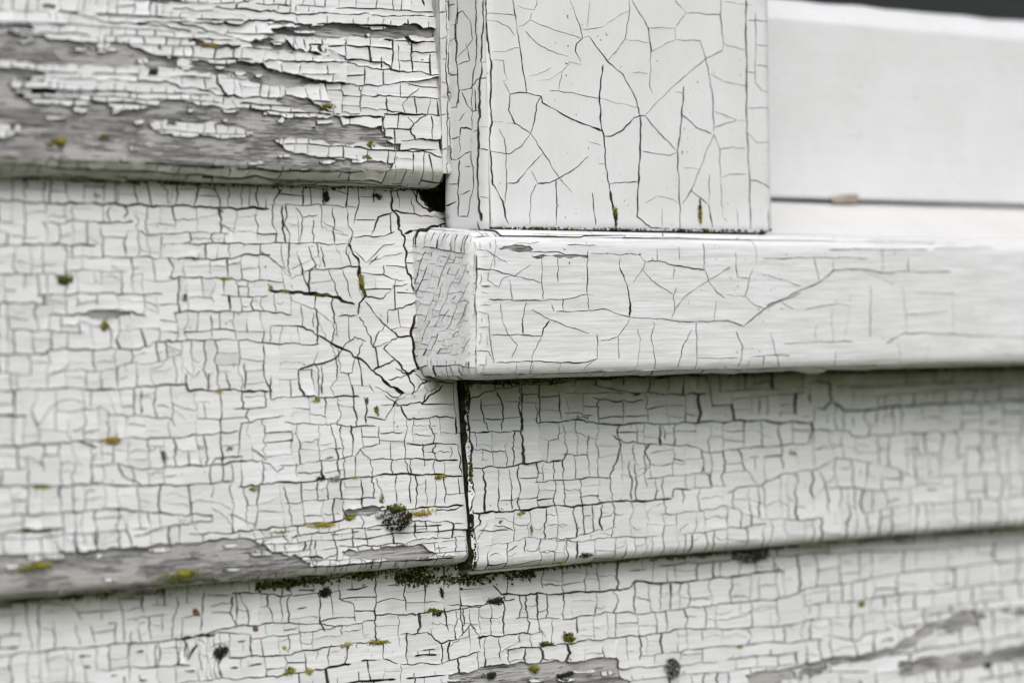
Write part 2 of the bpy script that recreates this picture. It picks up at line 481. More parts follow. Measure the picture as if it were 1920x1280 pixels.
        var = np.full(len(ids), min(1, abs(rng.gauss(0, .2))+dirt*rng.random()))
        comps.append(dict(P=p2, T=T3, B=bnd, h=h, var=var, area=AR[gi], c=c2))
    # 3-D
    allp = np.concatenate([c['P'] for c in comps]); allh = np.concatenate([c['h'] for c in comps])
    L3 = to3(allp); top = tim.map(L3, allh); bot = tim.map(L3, np.full(len(L3), -.0002))
    dm = damp_shade(L3, top) if damp_shade else np.zeros(len(L3))
    i = 0
    for c in comps:
        n = len(c['P']); tp, bt = top[i:i+n], bot[i:i+n]; c['damp_shade'] = dm[i:i+n]; i += n
        bv = sorted({v for e in c['B'] for v in e}); bm = {v: n+k for k, v in enumerate(bv)}
        c['V'] = np.concatenate([tp, bt[bv], tp[bv]]); up = {v: n+len(bv)+k for k, v in enumerate(bv)}
        # orientation: normals must face away from the wood
        a, b_, d = c['T'][0]; nrm = np.cross(tp[b_]-tp[a], tp[d]-tp[a])
        if nrm @ (tp[a]-bt[a]) < 0: Ts = [q[::-1] for q in c['T']]; Bs = [(e[1], e[0]) for e in c['B']]
        else: Ts, Bs = c['T'], c['B']
        c['F'] = [tuple(q) for q in Ts]+[(up[e[1]], up[e[0]], bm[e[0]], bm[e[1]]) for e in Bs]
        c['mi'] = [0]*len(Ts)+[1]*len(Bs); c['sm'] = [True]*len(Ts)+[False]*len(Bs)
        c['A'] = {k: np.concatenate([c[k], c[k][bv], c[k][bv]]) for k in ('var', 'damp_shade')}
        m = tp.mean(0); q = project(m); c['px'] = q
        pr = project(tp); w = np.ptp(pr[:, 0]); hh = np.ptp(pr[:, 1])
        c['size'] = min(w, hh)*.5+math.sqrt(max(w*hh, 0))*.5 if (-20 < q[0] < 1940 and -20 < q[1] < 1300) else 0
    return comps

def lay_paint(root, comps, mat, limit=300):
    comps = sorted(comps, key=lambda c: -c['size'])
    single = [c for c in comps[:limit] if c['size'] > 9]
    rest = comps[len(single):]
    for c in single:
        make('paint_flake', c['V'], c['F'], [mat, M_EDGE], root, c['mi'], c['sm'], c['A'])
    if rest:
        V, Fs, mi, sm, va, da = [], [], [], [], [], []; n = 0
        for c in rest:
            V.append(c['V']); Fs += [tuple(i+n for i in f) for f in c['F']]; n += len(c['V']); mi += c['mi']; sm += c['sm']
            va.append(c['A']['var']); da.append(c['A']['damp_shade'])
        o = make('paint_film', np.concatenate(V), Fs, [mat, M_EDGE], root, mi, sm, dict(var=np.concatenate(va), damp_shade=np.concatenate(da)))
        tag(o, kind='stuff')

def timber_mesh(root, name, tim, mat, px_front=None, bare=(), keep=(), holes=(), step=(.0016, .0007), faces='fbltrk', painted=0., win=True):
    """closed skin of the timber, rounded like the paint on it"""
    lo, hi = tim.lo, tim.hi; V, F, B, PT = [], [], [], []; n0 = 0
    def axis_pts(a, st):
        L = hi[a]-lo[a]; r = tim.r; e = [0, r*.25, r*.5, r*.75, r]; k = max(1, int((L-2*r)/st)); m = [r+(L-2*r)*i/k for i in range(1, k)]
        return np.array([lo[a]+v for v in e+m+[L-v for v in reversed(e)]])
    for f in faces:
        ax, val, ua, va = {'f': (1, lo[1], 0, 2), 'k': (1, hi[1], 0, 2), 'b': (2, lo[2], 0, 1), 't': (2, hi[2], 0, 1), 'l': (0, lo[0], 1, 2), 'r': (0, hi[0], 1, 2)}[f]
        su, sv = (step if f == 'f' else (.01 if ua == 0 else .002, .004))
        u, v = axis_pts(ua, su), axis_pts(va, sv)
        U, Vv = np.meshgrid(u, v); Q = np.zeros((U.size, 3)); Q[:, ax] = val; Q[:, ua] = U.ravel(); Q[:, va] = Vv.ravel()
        W3 = tim.map(Q, np.full(len(Q), -.00014)); pp = project(W3)
        b = np.zeros(len(Q)); hm = np.zeros(len(Q), bool)
        if f in 'fb':
            for poly in bare: b = np.maximum(b, np.clip(.9-(polydist(pp, poly)*np.where(inpoly(pp, poly), -1, 1))/4, 0, 1))
            for poly in keep: b = np.minimum(b, 1-inpoly(pp, poly)*.8)
            for poly in holes: hm |= inpoly(pp, poly)
        nu, nv = len(u), len(v)
        for j in range(nv-1):
            for i in range(nu-1):
                a = j*nu+i
                if hm[a] and hm[a+1] and hm[a+nu]: continue
                q = (a, a+1, a+nu+1, a+nu)
                if f in 'ktl': q = q[::-1] if f != 'l' else q[::-1]
                F.append(tuple(k+n0 for k in q))
        V.append(W3); B.append(b); n0 += len(Q)
        out = (pp[:, 0] < -235) | (pp[:, 0] > 2135) | (pp[:, 1] < -185) | (pp[:, 1] > 1465)
        PT.append(np.maximum(out*1., painted) if win else np.full(len(Q), painted))
    return make(name, np.concatenate(V), F, [mat], root, None, True, dict(bare=np.concatenate(B), painted=np.concatenate(PT)))

WIN = (-240, -190, 2140, 1470)
def face_dom(tim, x0, x1, z0, z1, y):
    """the front face of a timber as seen in the picture window"""
    L = np.array([(x0, y, z0), (x1, y, z0), (x1, y, z1), (x0, y, z1)]) @ tim.ax+tim.o
    return [tuple(p) for p in project(L)]
def clip_rect(poly, r):
    def cl(p, ins, inter):
        o = []
        for i in range(len(p)):
            a, b = p[i-1], p[i]
            if ins(b):
                if not ins(a): o.append(inter(a, b))
                o.append(b)
            elif ins(a): o.append(inter(a, b))
        return o
    for k, (ax, v, s) in enumerate(((0, r[0], 1), (0, r[2], -1), (1, r[1], 1), (1, r[3], -1))):
        poly = cl(poly, lambda p: s*(p[ax]-v) >= 0, lambda a, b: tuple(a[i]+(b[i]-a[i])*(v-a[ax])/(b[ax]-a[ax]) for i in (0, 1)))
    return poly

MM = .001
TAN = R(4.3)
# y = 0 is the lower front arris of every clapboard; board(z_bottom) leans back above it
def board(zb, x0, x1, h, seed, thick=7.4, r=1.5, ch=(2.2, .7)):
    return Timber((0, 0, zb*MM), (x0*MM, 0, 0), (x1*MM, thick*MM, h*MM), r*MM, TAN, 0, seed, .00045, (ch[0]*MM, ch[1]))

# ================================================================== SETTING
def grid_plane(name, n, size, z, mat, kind):
    V = [((i/n-.5)*size, (j/n-.5)*size, z+.02*mnoise.noise(Vector((i*.9, j*.9, 0)))) for j in range(n+1) for i in range(n+1)]
    F = [(j*(n+1)+i, j*(n+1)+i+1, (j+1)*(n+1)+i+1, (j+1)*(n+1)+i) for j in range(n) for i in range(n)]
    o = make(name, V, F, [mat], origin=(0, 0, 0)); tag(o, kind=kind); return o
grid_plane('ground', 40, 200, -1.25, flat_mat('grass_ground', (.05, .075, .025), (.12, .13, .06), 3, .95, .01), 'structure')

def box(name, lo, hi, mat, parent=None, origin=None):
    x0, y0, z0 = lo; x1, y1, z1 = hi
    V = [(x0, y0, z0), (x1, y0, z0), (x1, y1, z0), (x0, y1, z0), (x0, y0, z1), (x1, y0, z1), (x1, y1, z1), (x0, y1, z1)]
    F = [(0, 3, 2, 1), (4, 5, 6, 7), (0, 1, 5, 4), (1, 2, 6, 5), (2, 3, 7, 6), (3, 0, 4, 7)]
    return make(name, V, F, [mat], parent, origin=origin)
M_DARKWOOD = flat_mat('old_sheathing_wood', (.05, .04, .03), (.10, .085, .06), 60, .9, .0005)
box_args = [(-.0055, .017, -.0215), (.058, .034, .9)]
sh = empty('wall_sheathing', (-.5, .02, -.6), 'dark rough sheathing behind the clapboards, seen in the hole beside the casing', 'sheathing')
box('sheathing_panel', (-1.2, .017, -1.2), (-.006, .034, .9), M_DARKWOOD, sh)
box('sheathing_panel', (-.0059, .017, -1.2), (1.3, .034, -.022), M_DARKWOOD, sh)
box('sheathing_panel', *box_args, M_DARKWOOD, sh)
M_ROOM = flat_mat('dim_room_wall', (.012, .014, .016), (.03, .034, .036), 6, .9, .001)
room_v = box('room', (.0, .05, -.02), (1.0, .9, .9), M_ROOM); tag(room_v, kind='structure')
room_v.data.polygons[2].material_index = 0
me = room_v.data; import bmesh
bm = bmesh.new(); bm.from_mesh(me); bm.faces.ensure_lookup_table(); bmesh.ops.delete(bm, geom=[bm.faces[2]], context='FACES'); bm.to_mesh(me); bm.free()

# ================================================================== SIDING
rng = random.Random(11)
S1 = .448            # crops 860 px wide enlarged to 1920
def damp_shade_fn(segs, lip=0., lipamt=.5):
    """green film and painted shade in the seams: distance (mm) below the listed heights"""
    def f(L, Wd):
        d = lipamt*np.clip((lip-L[:, 2]/MM)/1.3, 0, 1) if lip else np.zeros(len(L))
        for (z, depth, amt, x0, x1) in segs:
            k = np.clip(1-(z-Wd[:, 2]/MM)/depth, 0, 1)*(Wd[:, 2]/MM < z+14)*(Wd[:, 0]/MM > x0)*(Wd[:, 0]/MM < x1)
            d = np.maximum(d, amt*k**1.3)
        return d
    return f

# ---- upper left clapboard ----------------------------------------
tU = board(30.9, -230, -11.2, 112, 1.3, r=1.6, ch=(3.6, .8))
bareU = TP('''
-600,120 0,140 180,150 200,170 330,175 480,175 530,185 600,215 650,235 750,250 920,268 1090,265 1110,290 1190,310 1290,335 1340,350 1280,357 1190,366 1090,352 1000,322 920,312 820,307 690,282 560,275 400,278 250,275 100,262 0,250 -600,240
-600,275 0,285 100,285 170,300 190,325 170,345 60,345 30,350 60,385 90,420 180,435 400,440 470,450 540,460 600,455 680,420 760,420 830,440 940,450 1020,450 1110,470 1180,485 1300,490 1420,490 1430,525 1590,530 1600,570 1670,590 1670,640 1640,690 1620,718 1400,712 1000,696 500,676 0,660 -600,640
1110,98 1200,95 1310,110 1400,98 1540,115 1650,115 1680,100 1820,125 1810,156 1600,160 1350,160 1180,152 1130,142
1030,178 1100,163 1200,170 1220,200 1290,215 1370,240 1250,227 1130,212 1050,207
780,162 900,186 1000,193 980,207 850,202 800,187
-600,70 0,96 110,103 150,122 0,128 -600,110
600,0 720,-10 760,12 640,14
170,20 230,22 225,40 175,36
1190,395 1290,415 1340,450 1420,480 1360,486 1280,470 1190,440 1150,425
''', S1)
keepU = TP('''
620,520 700,500 800,505 980,530 1060,560 1020,575 740,570 640,545
1145,585 1200,578 1350,588 1380,608 1530,598 1640,618 1675,640 1640,684 1560,672 1420,668 1300,652 1200,632
-50,520 80,520 80,560 -50,580
1110,450 1300,470 1400,475 1250,492 1120,478
-100,40 100,40 100,100 -100,100
''', S1)
hU = T('''
2.2:1190,365 1290,350 1420,350 1500,362 1630,355 1840,325
2.2:1420,350 1430,420 1425,472 1500,478
1.8:1500,362 1505,470; 2:1370,262 1440,262 1560,290 1640,295 1835,320
2:1345,160 1350,205 1440,240 1440,165; 2:1440,240 1440,250 1600,262 1640,295
2.5:1600,168 1640,170 1632,300; 2:1715,180 1718,300; 1.5:1660,190 1665,300 ; 2:1640,175 1830,180
3:1600,478 1690,480 1840,485; 3:1420,490 1595,492 1590,530; 3:1605,480 1596,520 1605,570
2:1670,590 1840,585; 2.5:1668,635 1760,632 1840,660 1865,655; 1.8:1722,640 1725,725
2.2:1510,360 1505,400 1610,405 1740,410 1840,415; 1.8:1505,455 1600,460 1700,478
1.8:1610,410 1615,475;1.8:1690,480 1680,440 1700,410 1750,370; 1.5:1700,490 1725,520 1710,550 1730,585; 1.5:1725,520 1780,480
2:1270,165 1275,205; 1.8:1220,165 1225,205; 2:1660,120 1700,170 1720,220 1830,225
1.8:1590,240 1590,290; 1.8:1345,205 1350,225; 3.5:1840,0 1845,300 1850,480 1835,600 1860,700
2.5:1090,262 1110,255 1200,262 1270,265 1370,262; 2.5:1110,290 1190,310 1290,335 1370,350 1470,355
2:1190,365 1195,410 1270,415 1290,420; 2:905,310 905,350 940,395 930,440; 2:700,345 760,372 910,372
2.2:500,340 640,345 700,345; 2.2:190,325 330,335 500,340; 2.2:820,372 920,400 1000,410 1180,410
2.4:720,92 860,98 1000,108 1040,85 1100,90 1190,92 1260,110 1300,105; 2.2:540,100 720,92 900,140 1040,185
2.2:440,95 620,105 730,120 800,135; 2.2:330,60 440,95; 2.4:900,30 1060,45 1200,58 1400,60 1640,70 1820,75
1.6:985,40 990,15 1060,0; 1.6:1215,0 1210,55; 2:720,35 940,55 1005,65 1050,85
''', S1)
autoU = brick((-245, -195, 850, 335), R(2.6), 21, 27, rng, 2.1, 1.5, 1.6, .08)
def thin(auto, traced, d):
    """drop automatic cracks that would run too near a traced one"""
    P = np.concatenate([resample(p, 4, 0, rng) for p, w in traced]); occ = set()
    for q in P:
        gx, gy = int(q[0]//d), int(q[1]//d)
        for i in (-1, 0, 1):
            for j in (-1, 0, 1): occ.add((gx+i, gy+j))
    out = []
    for pts, w in auto:
        r = resample(pts, 5, 0, rng); seg = []
        for q in r:
            if (int(q[0]//d), int(q[1]//d)) in occ:
                if len(seg) > 2: seg.append(q); out.append((seg, w))
                seg = []
            else: seg.append(q)
        if len(seg) > 1: out.append((seg, w))
    return out
def region(cr, poly, inside=True):
    out = []
    for p, w in cr:
        q = resample(p, 6, 0, rng) if len(p) > 3 else np.array(p); m = inpoly(q, poly) == inside; seg = []
        for pt, ok in zip(q, m):
            if ok: seg.append(pt)
            else:
                if len(seg) > 1: out.append((seg, w))
                seg = []
        if len(seg) > 1: out.append((seg, w))
    return out
rightU = [(1380*S1, 150*S1), (860, 150*S1), (860, 350), (1560*S1, 350), (1400*S1, 480*S1)]
crU = hU+thin(region(autoU, rightU, False), hU, 3)
dom = clip_rect(face_dom(tU, tU.lo[0], tU.hi[0], 0, tU.hi[2], 0), WIN)
rootU = empty('siding_board', (-.1, 0, .032), 'upper clapboard left of the casing, long grey bare streaks where white paint has peeled', 'clapboard', 'white clapboards of the wall')
cU = flakes(dom, crU+fill(crU, dom, rng, 10.5, 9000, 1.6, .03, .04), tU.px(1, 0.), tU, rng, bareU, keepU, wscale=1.2, jit=1.2, lip=.00008, thick=.0005, tilt=.03, curl=2.5, damp_shade=damp_shade_fn([], 4.6, .62), prune=.05)
# underside strip
def under(tim, rng, x0, x1, depth, root_z, damp_shade, ang=0., row=17, cell=60, holes=()):
    u = .000146; dom = [(x0*MM/u, 0), (x1*MM/u, 0), (x1*MM/u, depth*MM/u), (x0*MM/u, depth*MM/u)]
    to3 = lambda p: np.stack([p[:, 0]*u, p[:, 1]*u, np.full(len(p), tim.lo[2])], 1)
    return flakes(dom, brick((dom[0][0], 0, dom[1][0], dom[2][1]), ang, row, cell, rng, 2.2, 1.6, 2., .1, .4), to3, tim, rng, damp_shade=damp_shade, thick=.0003, tilt=.03, curl=2, grid=9)
cU += under(tU, rng, -190, -11.4, 7.0, 0, lambda L, Wd: np.clip(.42+L[:, 1]/MM*.09, 0, .9), R(3))  # film plus painted shade, deeper towards the back of the underside
lay_paint(rootU, cU, M_PAINT)
timber_mesh(rootU, 'plank', tU, M_WOOD, None, bareU, keepU)

# ---- middle left clapboard -----------------------------------------
tM = board(-71.6, -230, -5.4, 128, 5.1)
rowsM = T('''
2.5:-560,150 0,168 160,180 330,183 440,185 600,190 690,195 760,190 850,198 930,200 1125,205
2:1128,185 1240,190 1390,190 1490,200
1.6:-560,305 0,300 60,320 160,327; 1.6:165,260 260,268 300,250 340,258 430,262 555,260
2:565,290 610,315 710,310 840,300 960,310
2.5:-560,372 0,360 100,355 200,355 400,358; 2.2:275,405 400,408 530,408 700,410 840,415 975,412 1020,395 1130,398
2.5:760,352 960,350 1250,350 1450,350
1.5:285,462 400,463 530,470; 2.5:-560,470 0,480 150,478 280,485; 2:700,490 800,492 920,495 1000,505 1110,505; 2:1265,465 1380,455 1500,445
2:150,568 230,562 390,560 540,560 680,560; 2.2:920,565 1060,575 1120,568; 4.5:1120,545 1200,552 1300,560 1400,575 1480,605
2:-560,585 0,598 100,600 200,602; 2.4:720,640 870,632 970,635 1110,632 1220,648
1.8:40,710 200,715 300,725 350,722; 2.2:200,645 300,650 420,628 540,635 610,655 
2.6:-560,800 0,815 100,812 190,810 200,795 350,792 580,792 650,760 740,758 870,752 950,750 1110,765 1290,775 1330,770
1.5:210,885 300,880 430,882 540,850 640,850 760,810
2.6:-560,975 0,965 250,955 500,960 580,950 690,940 775,940 785,965 950,960 1030,968 1120,968; 2.5:1125,1000 1250,990 1500,990
1.4:-560,660 0,655 120,668; 1.4:-560,880 0,890 130,900
''', S1, 0, 300)
Z3 = .46875
rowsM += T('''
3:-560,150 0,168 105,170; 1.6:210,150 380,145 400,130 440,165 560,170 680,180 700,210; 1.8:930,140 970,142 1060,135
2.2:-560,290 0,292 230,280 320,270 470,260 640,258 830,245 950,232; 2:955,200 1090,175 1130,170; 2:1130,195 1260,205 1500,210
2:1515,240 1610,235; 2:1625,180 1820,175; 2:1620,280 1830,285
1.8:365,368 470,360 560,385 700,372 830,368 960,350 1035,350; 1.8:1110,370 1250,355 1420,330; 1.5:1480,345 1620,340 1830,345
2.8:-560,470 0,450 110,450 350,445 370,440 570,450 820,440 930,430; 2.8:945,455 1025,448 1035,440 1200,435 1420,415 1600,400 1850,410
1.8:-560,580 0,570 210,560 400,545 460,540 560,550 700,565 850,565
2:530,650 700,605 850,590; 1.6:1130,520 1250,505 1380,500 1500,498
3.4:1020,625 1160,610 1350,590 1500,550 1700,535 1850,525; 6:45,630 210,625
2.2:750,640 900,640 1020,625; 2:1160,655 1380,620 1560,605 1700,590 1850,600;1.6:-560,380 0,385 100,380 ; 1.5:1350,690 1500,690 1700,660 1860,650
2:-560,660 0,640 45,632
''', Z3, 0, 700)
othM = T('''
2:610,315 625,405; 1.6:555,225 575,250 565,290; 2.8:1210,695 1270,700 1340,740 1420,785 1500,830 1560,885 1620,940 1690,980
3.8:1640,120 1635,200 1665,240 1665,290 1690,320 1695,450 1735,560 1740,640 1715,720 1730,830 1745,870 1790,900
3.6:1690,310 1790,285 1870,265
2.6:1550,315 1580,240 1640,220; 2:1455,350 1470,322 1600,320 1650,300; 3:1455,350 1500,425 1500,440; 4:1500,440 1505,520 1525,570 1500,600 1495,650
1.5:1525,570 1600,580 1640,530 1650,500; 1.4:1535,430 1600,405 1680,390; 1.4:1480,380 1530,430 1600,360 1650,350
2:1525,590 1580,660 1610,690 1660,740 1720,740; 1.8:1620,685 1620,630 1680,620 1735,590; 1.5:1610,690 1570,740 1560,785
1.8:1500,655 1530,700 1560,785 1600,770 1660,745; 2:1410,655 1490,650; 1.4:1390,655 1410,740; 1.6:1420,790 1480,740 1530,760
2.4:1245,880 1400,830 1430,790; 1.5:1480,830 1470,890 1420,890 1410,790; 2:1560,880 1600,860 1650,835 1600,790 1620,770; 2:1650,835 1700,890 1740,880
2.2:1620,920 1700,900 1740,885; 1.5:1310,640 1310,700; 1.6:1490,830 1515,760
2.2:1600,440 1600,480 1640,500 1690,505; 1.5:1540,440 1580,400 ; 1.8:1700,520 1640,530
2.2:525,400 515,340 530,305; 2:1235,350 1250,420 1290,540; 1.6:1290,360 1320,460;1.6:1340,360 1360,450; 1.6:1400,355 1440,450; 1.8:1370,460 1410,570;1.8:1430,460 1465,580
1.8:1500,150 1480,270; 2.4:1270,100 1265,190;1.8:1180,120 1150,160 1148,185; 2.4:1180,190 1180,260 1195,345; 2.4:1390,195 1400,345; 1.5:1240,200 1265,240 1330,230; 1.5:1265,240 1255,345; 1.6:1310,250 1310,345
2.2:895,90 925,200; 2.4:825,85 830,120 810,195;2:740,90 735,185;2.4:555,75 560,135 578,185;2:660,85 700,140 700,190;2.4:437,80 430,180;2.4:262,70 280,175;1.8:347,90 347,180;1.8:180,90 180,175;1.8:95,75 100,170;1.8:490,120 490,185;1.6:1010,90 1010,195;1.8:1085,95 1068,140 1080,195; 1.5:955,110 955,195
2.2:1130,690 1125,770; 2:1100,770 1100,900 1125,960 1125,1000; 2:870,890 870,960; 2.4:880,650 885,740; 2:1020,850 1020,960; 2:940,890 960,960
2:1130,900 1125,990
1.8:1245,880 1245,930 1265,990; 1.8:1340,860 1345,980; 1.6:1300,870 1310,990
''', S1, 0, 300)
othM += T('''
2.2:905,560 1010,600 1020,620; 2.2:740,0 745,65; 2.2:560,60 565,160; 2:1450,95 1460,110 1460,200; 1.8:1510,210 1515,280 1440,300 1420,330
2:1130,450 1150,520 1165,605; 2:1625,180 1618,340 1635,400; 1.8:1320,205 1340,290 1355,410; 1.6:1430,300 1480,345 1490,410
2:635,290 650,340 655,370; 3.4:310,270 385,298; 2:105,330 110,440; 1.7:470,360 490,410 570,450; 2.2:365,368 360,440 ;2:460,540 500,600 520,690
1.8:1030,440 1025,560 1020,610; 1.5:1580,400 1585,515; 1.8:1640,405 1640,520; 1.5:1700,420 1705,525; 1.8:1775,410 1780,520; 1.8:1830,280 1845,400
2.4:1860,60 1862,200 1865,420 ; 1.6:1500,415 1540,515;1.6:1440,420 1450,560; 1.5:1370,430 1380,500;1.7:1265,430 1265,505
2:1040,345 1050,380 1040,440; 1.8:1040,345 1080,370 1105,395 1130,370; 1.8:960,350 965,330 860,340 840,360
3:1740,540 1790,548 1850,530; 1.8:1600,130 1625,180; 1.5:1520,125 1600,130
1.5:1620,90 1580,110 1540,180
''', Z3, 0, 700)
bareM = TP('''
-600,740 0,722 200,712 380,702 520,692 700,675 980,655 1050,680 1080,712 1200,727 1340,742 1360,757 1250,775 1100,800 900,825 600,865 0,905 -600,930
1376,545 1500,528 1540,535 1500,560 1380,588
1360,712 1480,700 1580,690 1680,680 1740,720 1700,740 1500,745 1400,740
''', Z3, 0, 700)+TP('330,640 420,628 540,632 545,650 470,662 430,668 350,655', S1, 0, 300)
keepM = TP('''
100,700 230,700 250,735 120,750
1180,728 1330,742 1330,760 1250,765
''', Z3, 0, 700)
holeM = TP('''772,352 800,345 852,338 852,426 836,418 822,407 807,399 795,386 785,368
866,716 876,716 880,735 872,765 867,745 855,728''')
cornerM = T('2:735,395 760,400 800,405 835,412; 1.8:730,360 772,352; 1.6:745,352 748,392; 1.5:770,372 775,400; 2:772,352 780,376 793,390 808,400 822,406 845,420; 2:700,352 700,380')
botM = lambda x: 1120-.07*x
allx = rowsM
verM = uprights(rowsM, othM+cornerM, (-240, 878), 33, rng, botM, .06, 1.55)
verM = [v for v in verM if not (665 < v[0][0][0] < 790 and 430 < v[0][0][1] < 735)]
lowM = thin(brick((-240, 1020, 880, 1110), R(-4), 20, 34, rng, 2, 1.5, 2, .1), rowsM+othM, 4)
bareM += TP('''
864,716 900,716 905,1070 877,1060 880,1010 875,975 879,955 871,930 874,880 868,850 871,800 866,760
''')
# crumpled paint where the sill meets the board
crump = T('''
3:700,725 740,745 775,735 800,712; 2.5:760,700 775,725 770,745; 2:740,690 760,700 790,690; 2:720,740 745,760 790,755 830,722; 2:790,715 800,735 790,755
1.6:745,745 735,765; 2.4:775,700 800,715 850,718; 1.8:700,735 690,720
''')
crM = rowsM+othM+verM+lowM+crump+cornerM
dom = clip_rect(face_dom(tM, tM.lo[0], tM.hi[0], 0, tM.hi[2], 0), WIN)
rootM = empty('siding_board', (-.1, 0, -.072), 'broad middle clapboard left of the sill end, covered in brick-like cracked white paint', 'clapboard', 'white clapboards of the wall')
cM = flakes(dom, crM+fill(crM, dom, rng, 12.5, 14000, 1.5, .06, -.01), tM.px(1, 0.), tM, rng, bareM, keepM, holeM, wscale=1.15, jit=1.2, lip=.00005, thick=.00032, tilt=.024, curl=2.2,
            damp_shade=damp_shade_fn([(32, 4, .7, -400, 10), (34, 13, .6, -400, -20), (33, 14, .6, -34, 10), (-20, 7, .45, -20, 0)], 2.2, .45))  # seam film, strengthened to paint shade under the upper board
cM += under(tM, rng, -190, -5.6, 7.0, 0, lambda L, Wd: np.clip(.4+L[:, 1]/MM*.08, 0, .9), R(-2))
# board end at the joint
def endface(tim, rng, z0, z1, side, y1=7.2, row=22, cell=30, dm=.85):
    u = .000146; xv = tim.hi[0] if side > 0 else tim.lo[0]
    dom = [(0, z0*MM/u), (y1*MM/u, z0*MM/u), (y1*MM/u, z1*MM/u), (0, z1*MM/u)]
    to3 = lambda p: np.stack([np.full(len(p), xv), p[:, 0]*u, p[:, 1]*u], 1)
    return flakes(dom, brick((0, dom[0][1], dom[1][0], dom[2][1]), 0, row, cell, rng, 2, 1.6, 2.), to3, tim, rng, thick=.0003, tilt=.03, grid=10, damp_shade=lambda L, Wd: np.full(len(L), dm), prune=.35)
cM += endface(tM, rng, 0, 52, 1)
lay_paint(rootM, cM, M_PAINT)
timber_mesh(rootM, 'plank', tM, M_WOOD, None, bareM, keepM, holeM)

# ---- middle right clapboard -----------------------------------------
tR = board(-74.2, -4.4, 330, 52, 9.7)
Z7 = .5625
rowsR = T('''
2.6:70,195 180,195 245,192; 2.6:295,165 440,155 500,168 740,168 860,160 1000,158 1200,165 1215,160
1.5:75,255 190,260; 1.8:75,315 200,310 290,295 380,290; 1.4:375,270 460,272; 2.3:545,205 580,228 680,235 750,240 800,240 870,265 970,250 1080,242 1200,232
1.8:285,362 370,355 540,345; 1.5:655,350 760,340 870,332; 1.8:740,418 750,385 860,380 930,372; 1.8:930,400 970,378 1040,375 1110,335 1230,320 1290,280 1370,290 1490,315 1545,345
3:80,465 200,460 320,445 460,438 540,428 740,418
3:1280,95 1320,125 1500,110 1700,98 1920,90 2400,70; 1.5:1215,190 1330,190 1350,210 1450,205 1600,200; 1.5:1515,272 1640,268
1.2:930,440 1000,470 1040,485 1180,488 1250,480; 1.3:1380,465 1460,450 1520,440
1.6:100,520 130,525 200,520; 1.4:330,550 400,550 470,530 560,510; 1.6:120,572 200,565 260,545 320,550 420,560 560,545 700,540
1.6:60,90 130,60 240,40 400,30; 1.5:480,80 560,95 650,90; 1.6:650,65 760,70 850,68; 2:1420,80 1600,60 1920,40
1.4:1550,350 1700,340 1920,330 2400,310; 1.4:1540,205 1700,190 1920,200 2400,190; 1.3:700,470 830,460 930,440; 1.3:1260,380 1330,380 1440,390 1600,370; 1.4:1520,440 1700,425 1920,405 2400,380
1.4:760,540 900,520 1060,500; 1.3:380,130 480,140
''', Z7, 840, 700)
othR = T('''
2.4:240,40 245,190; 2.2:575,230 560,290 535,340 545,425; 1.8:655,235 652,350 660,380; 1.8:380,170 395,260 378,290 380,350; 2:200,315 210,455; 1.8:465,205 460,260 470,342; 1.8:865,20 868,160
1.8:1210,160 1215,185 1200,235; 1.5:1240,325 1265,400 1265,465; 1.8:715,170 722,220; 2:1200,100 1200,35 1220,25 1265,30 1275,90 1250,120 1215,110 1200,60
2.4:160,60 180,110 175,190; 1.8:105,85 115,150 130,190; 1.6:290,100 295,165; 1.6:365,60 375,155; 1.6:655,70 665,160; 1.5:1320,125 1315,190; 1.6:1215,115 1215,160
2.2:665,20 655,70; 1.8:965,250 985,310 1030,370; 2:1110,240 1115,320 
2.4:70,60 62,150 75,260 70,330 85,400 72,460; 1.4:600,290 610,420; 1.5:1035,380 1035,480; 1.5:1290,280 1260,180
''', Z7, 840, 700)
botR = lambda x: 1075-.088*(x-880)
verR = uprights(rowsR, othR, (868, 2140), 27, rng, botR, .03, 1.5)
topR = region(brick((860, 680, 2140, 745), R(-1.5), 22, 34, rng, 1.8, 1.5, 2), [(860, 600), (2140, 600), (2140, 730), (860, 740)])
moreR = thin(region(brick((1380, 740, 2140, 1010), R(-3), 30, 27, rng, 1.8, 1.5, 2), [(1400, 690), (2140, 690), (2140, 1000), (1400, 1010)]), rowsR+othR+verR, 7)
bareR = TP('840,705 873,722 872,760 873,800 873,850 878,905 876,940 884,975 880,1010 889,1040 886,1085 840,1090')
crR = rowsR+othR+verR+thin(topR, rowsR+othR+verR, 5)+moreR
dom = clip_rect(face_dom(tR, tR.lo[0], tR.hi[0], 0, tR.hi[2], 0), WIN)
rootR = empty('siding_board', (.12, 0, -.074), 'short clapboard under the window sill, green with algae in the shade at its top', 'clapboard', 'white clapboards of the wall')
cR = flakes(dom, crR+fill(crR, dom, rng, 12.5, 10000, 1.4, .03, -.03), tR.px(1, 0.), tR, rng, bareR, (), (), wscale=1.15, jit=1.2, lip=.00005, thick=.00032, tilt=.024, curl=2.2,
            damp_shade=damp_shade_fn([(-21, 17, .85, -10, 500)], 1.6, .4))  # algae film, strengthened to paint in the sill's shade
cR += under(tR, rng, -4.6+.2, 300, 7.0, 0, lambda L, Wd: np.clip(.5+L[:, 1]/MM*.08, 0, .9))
lay_paint(rootR, cR, M_PAINT)
timber_mesh(rootR, 'plank', tR, M_WOOD)

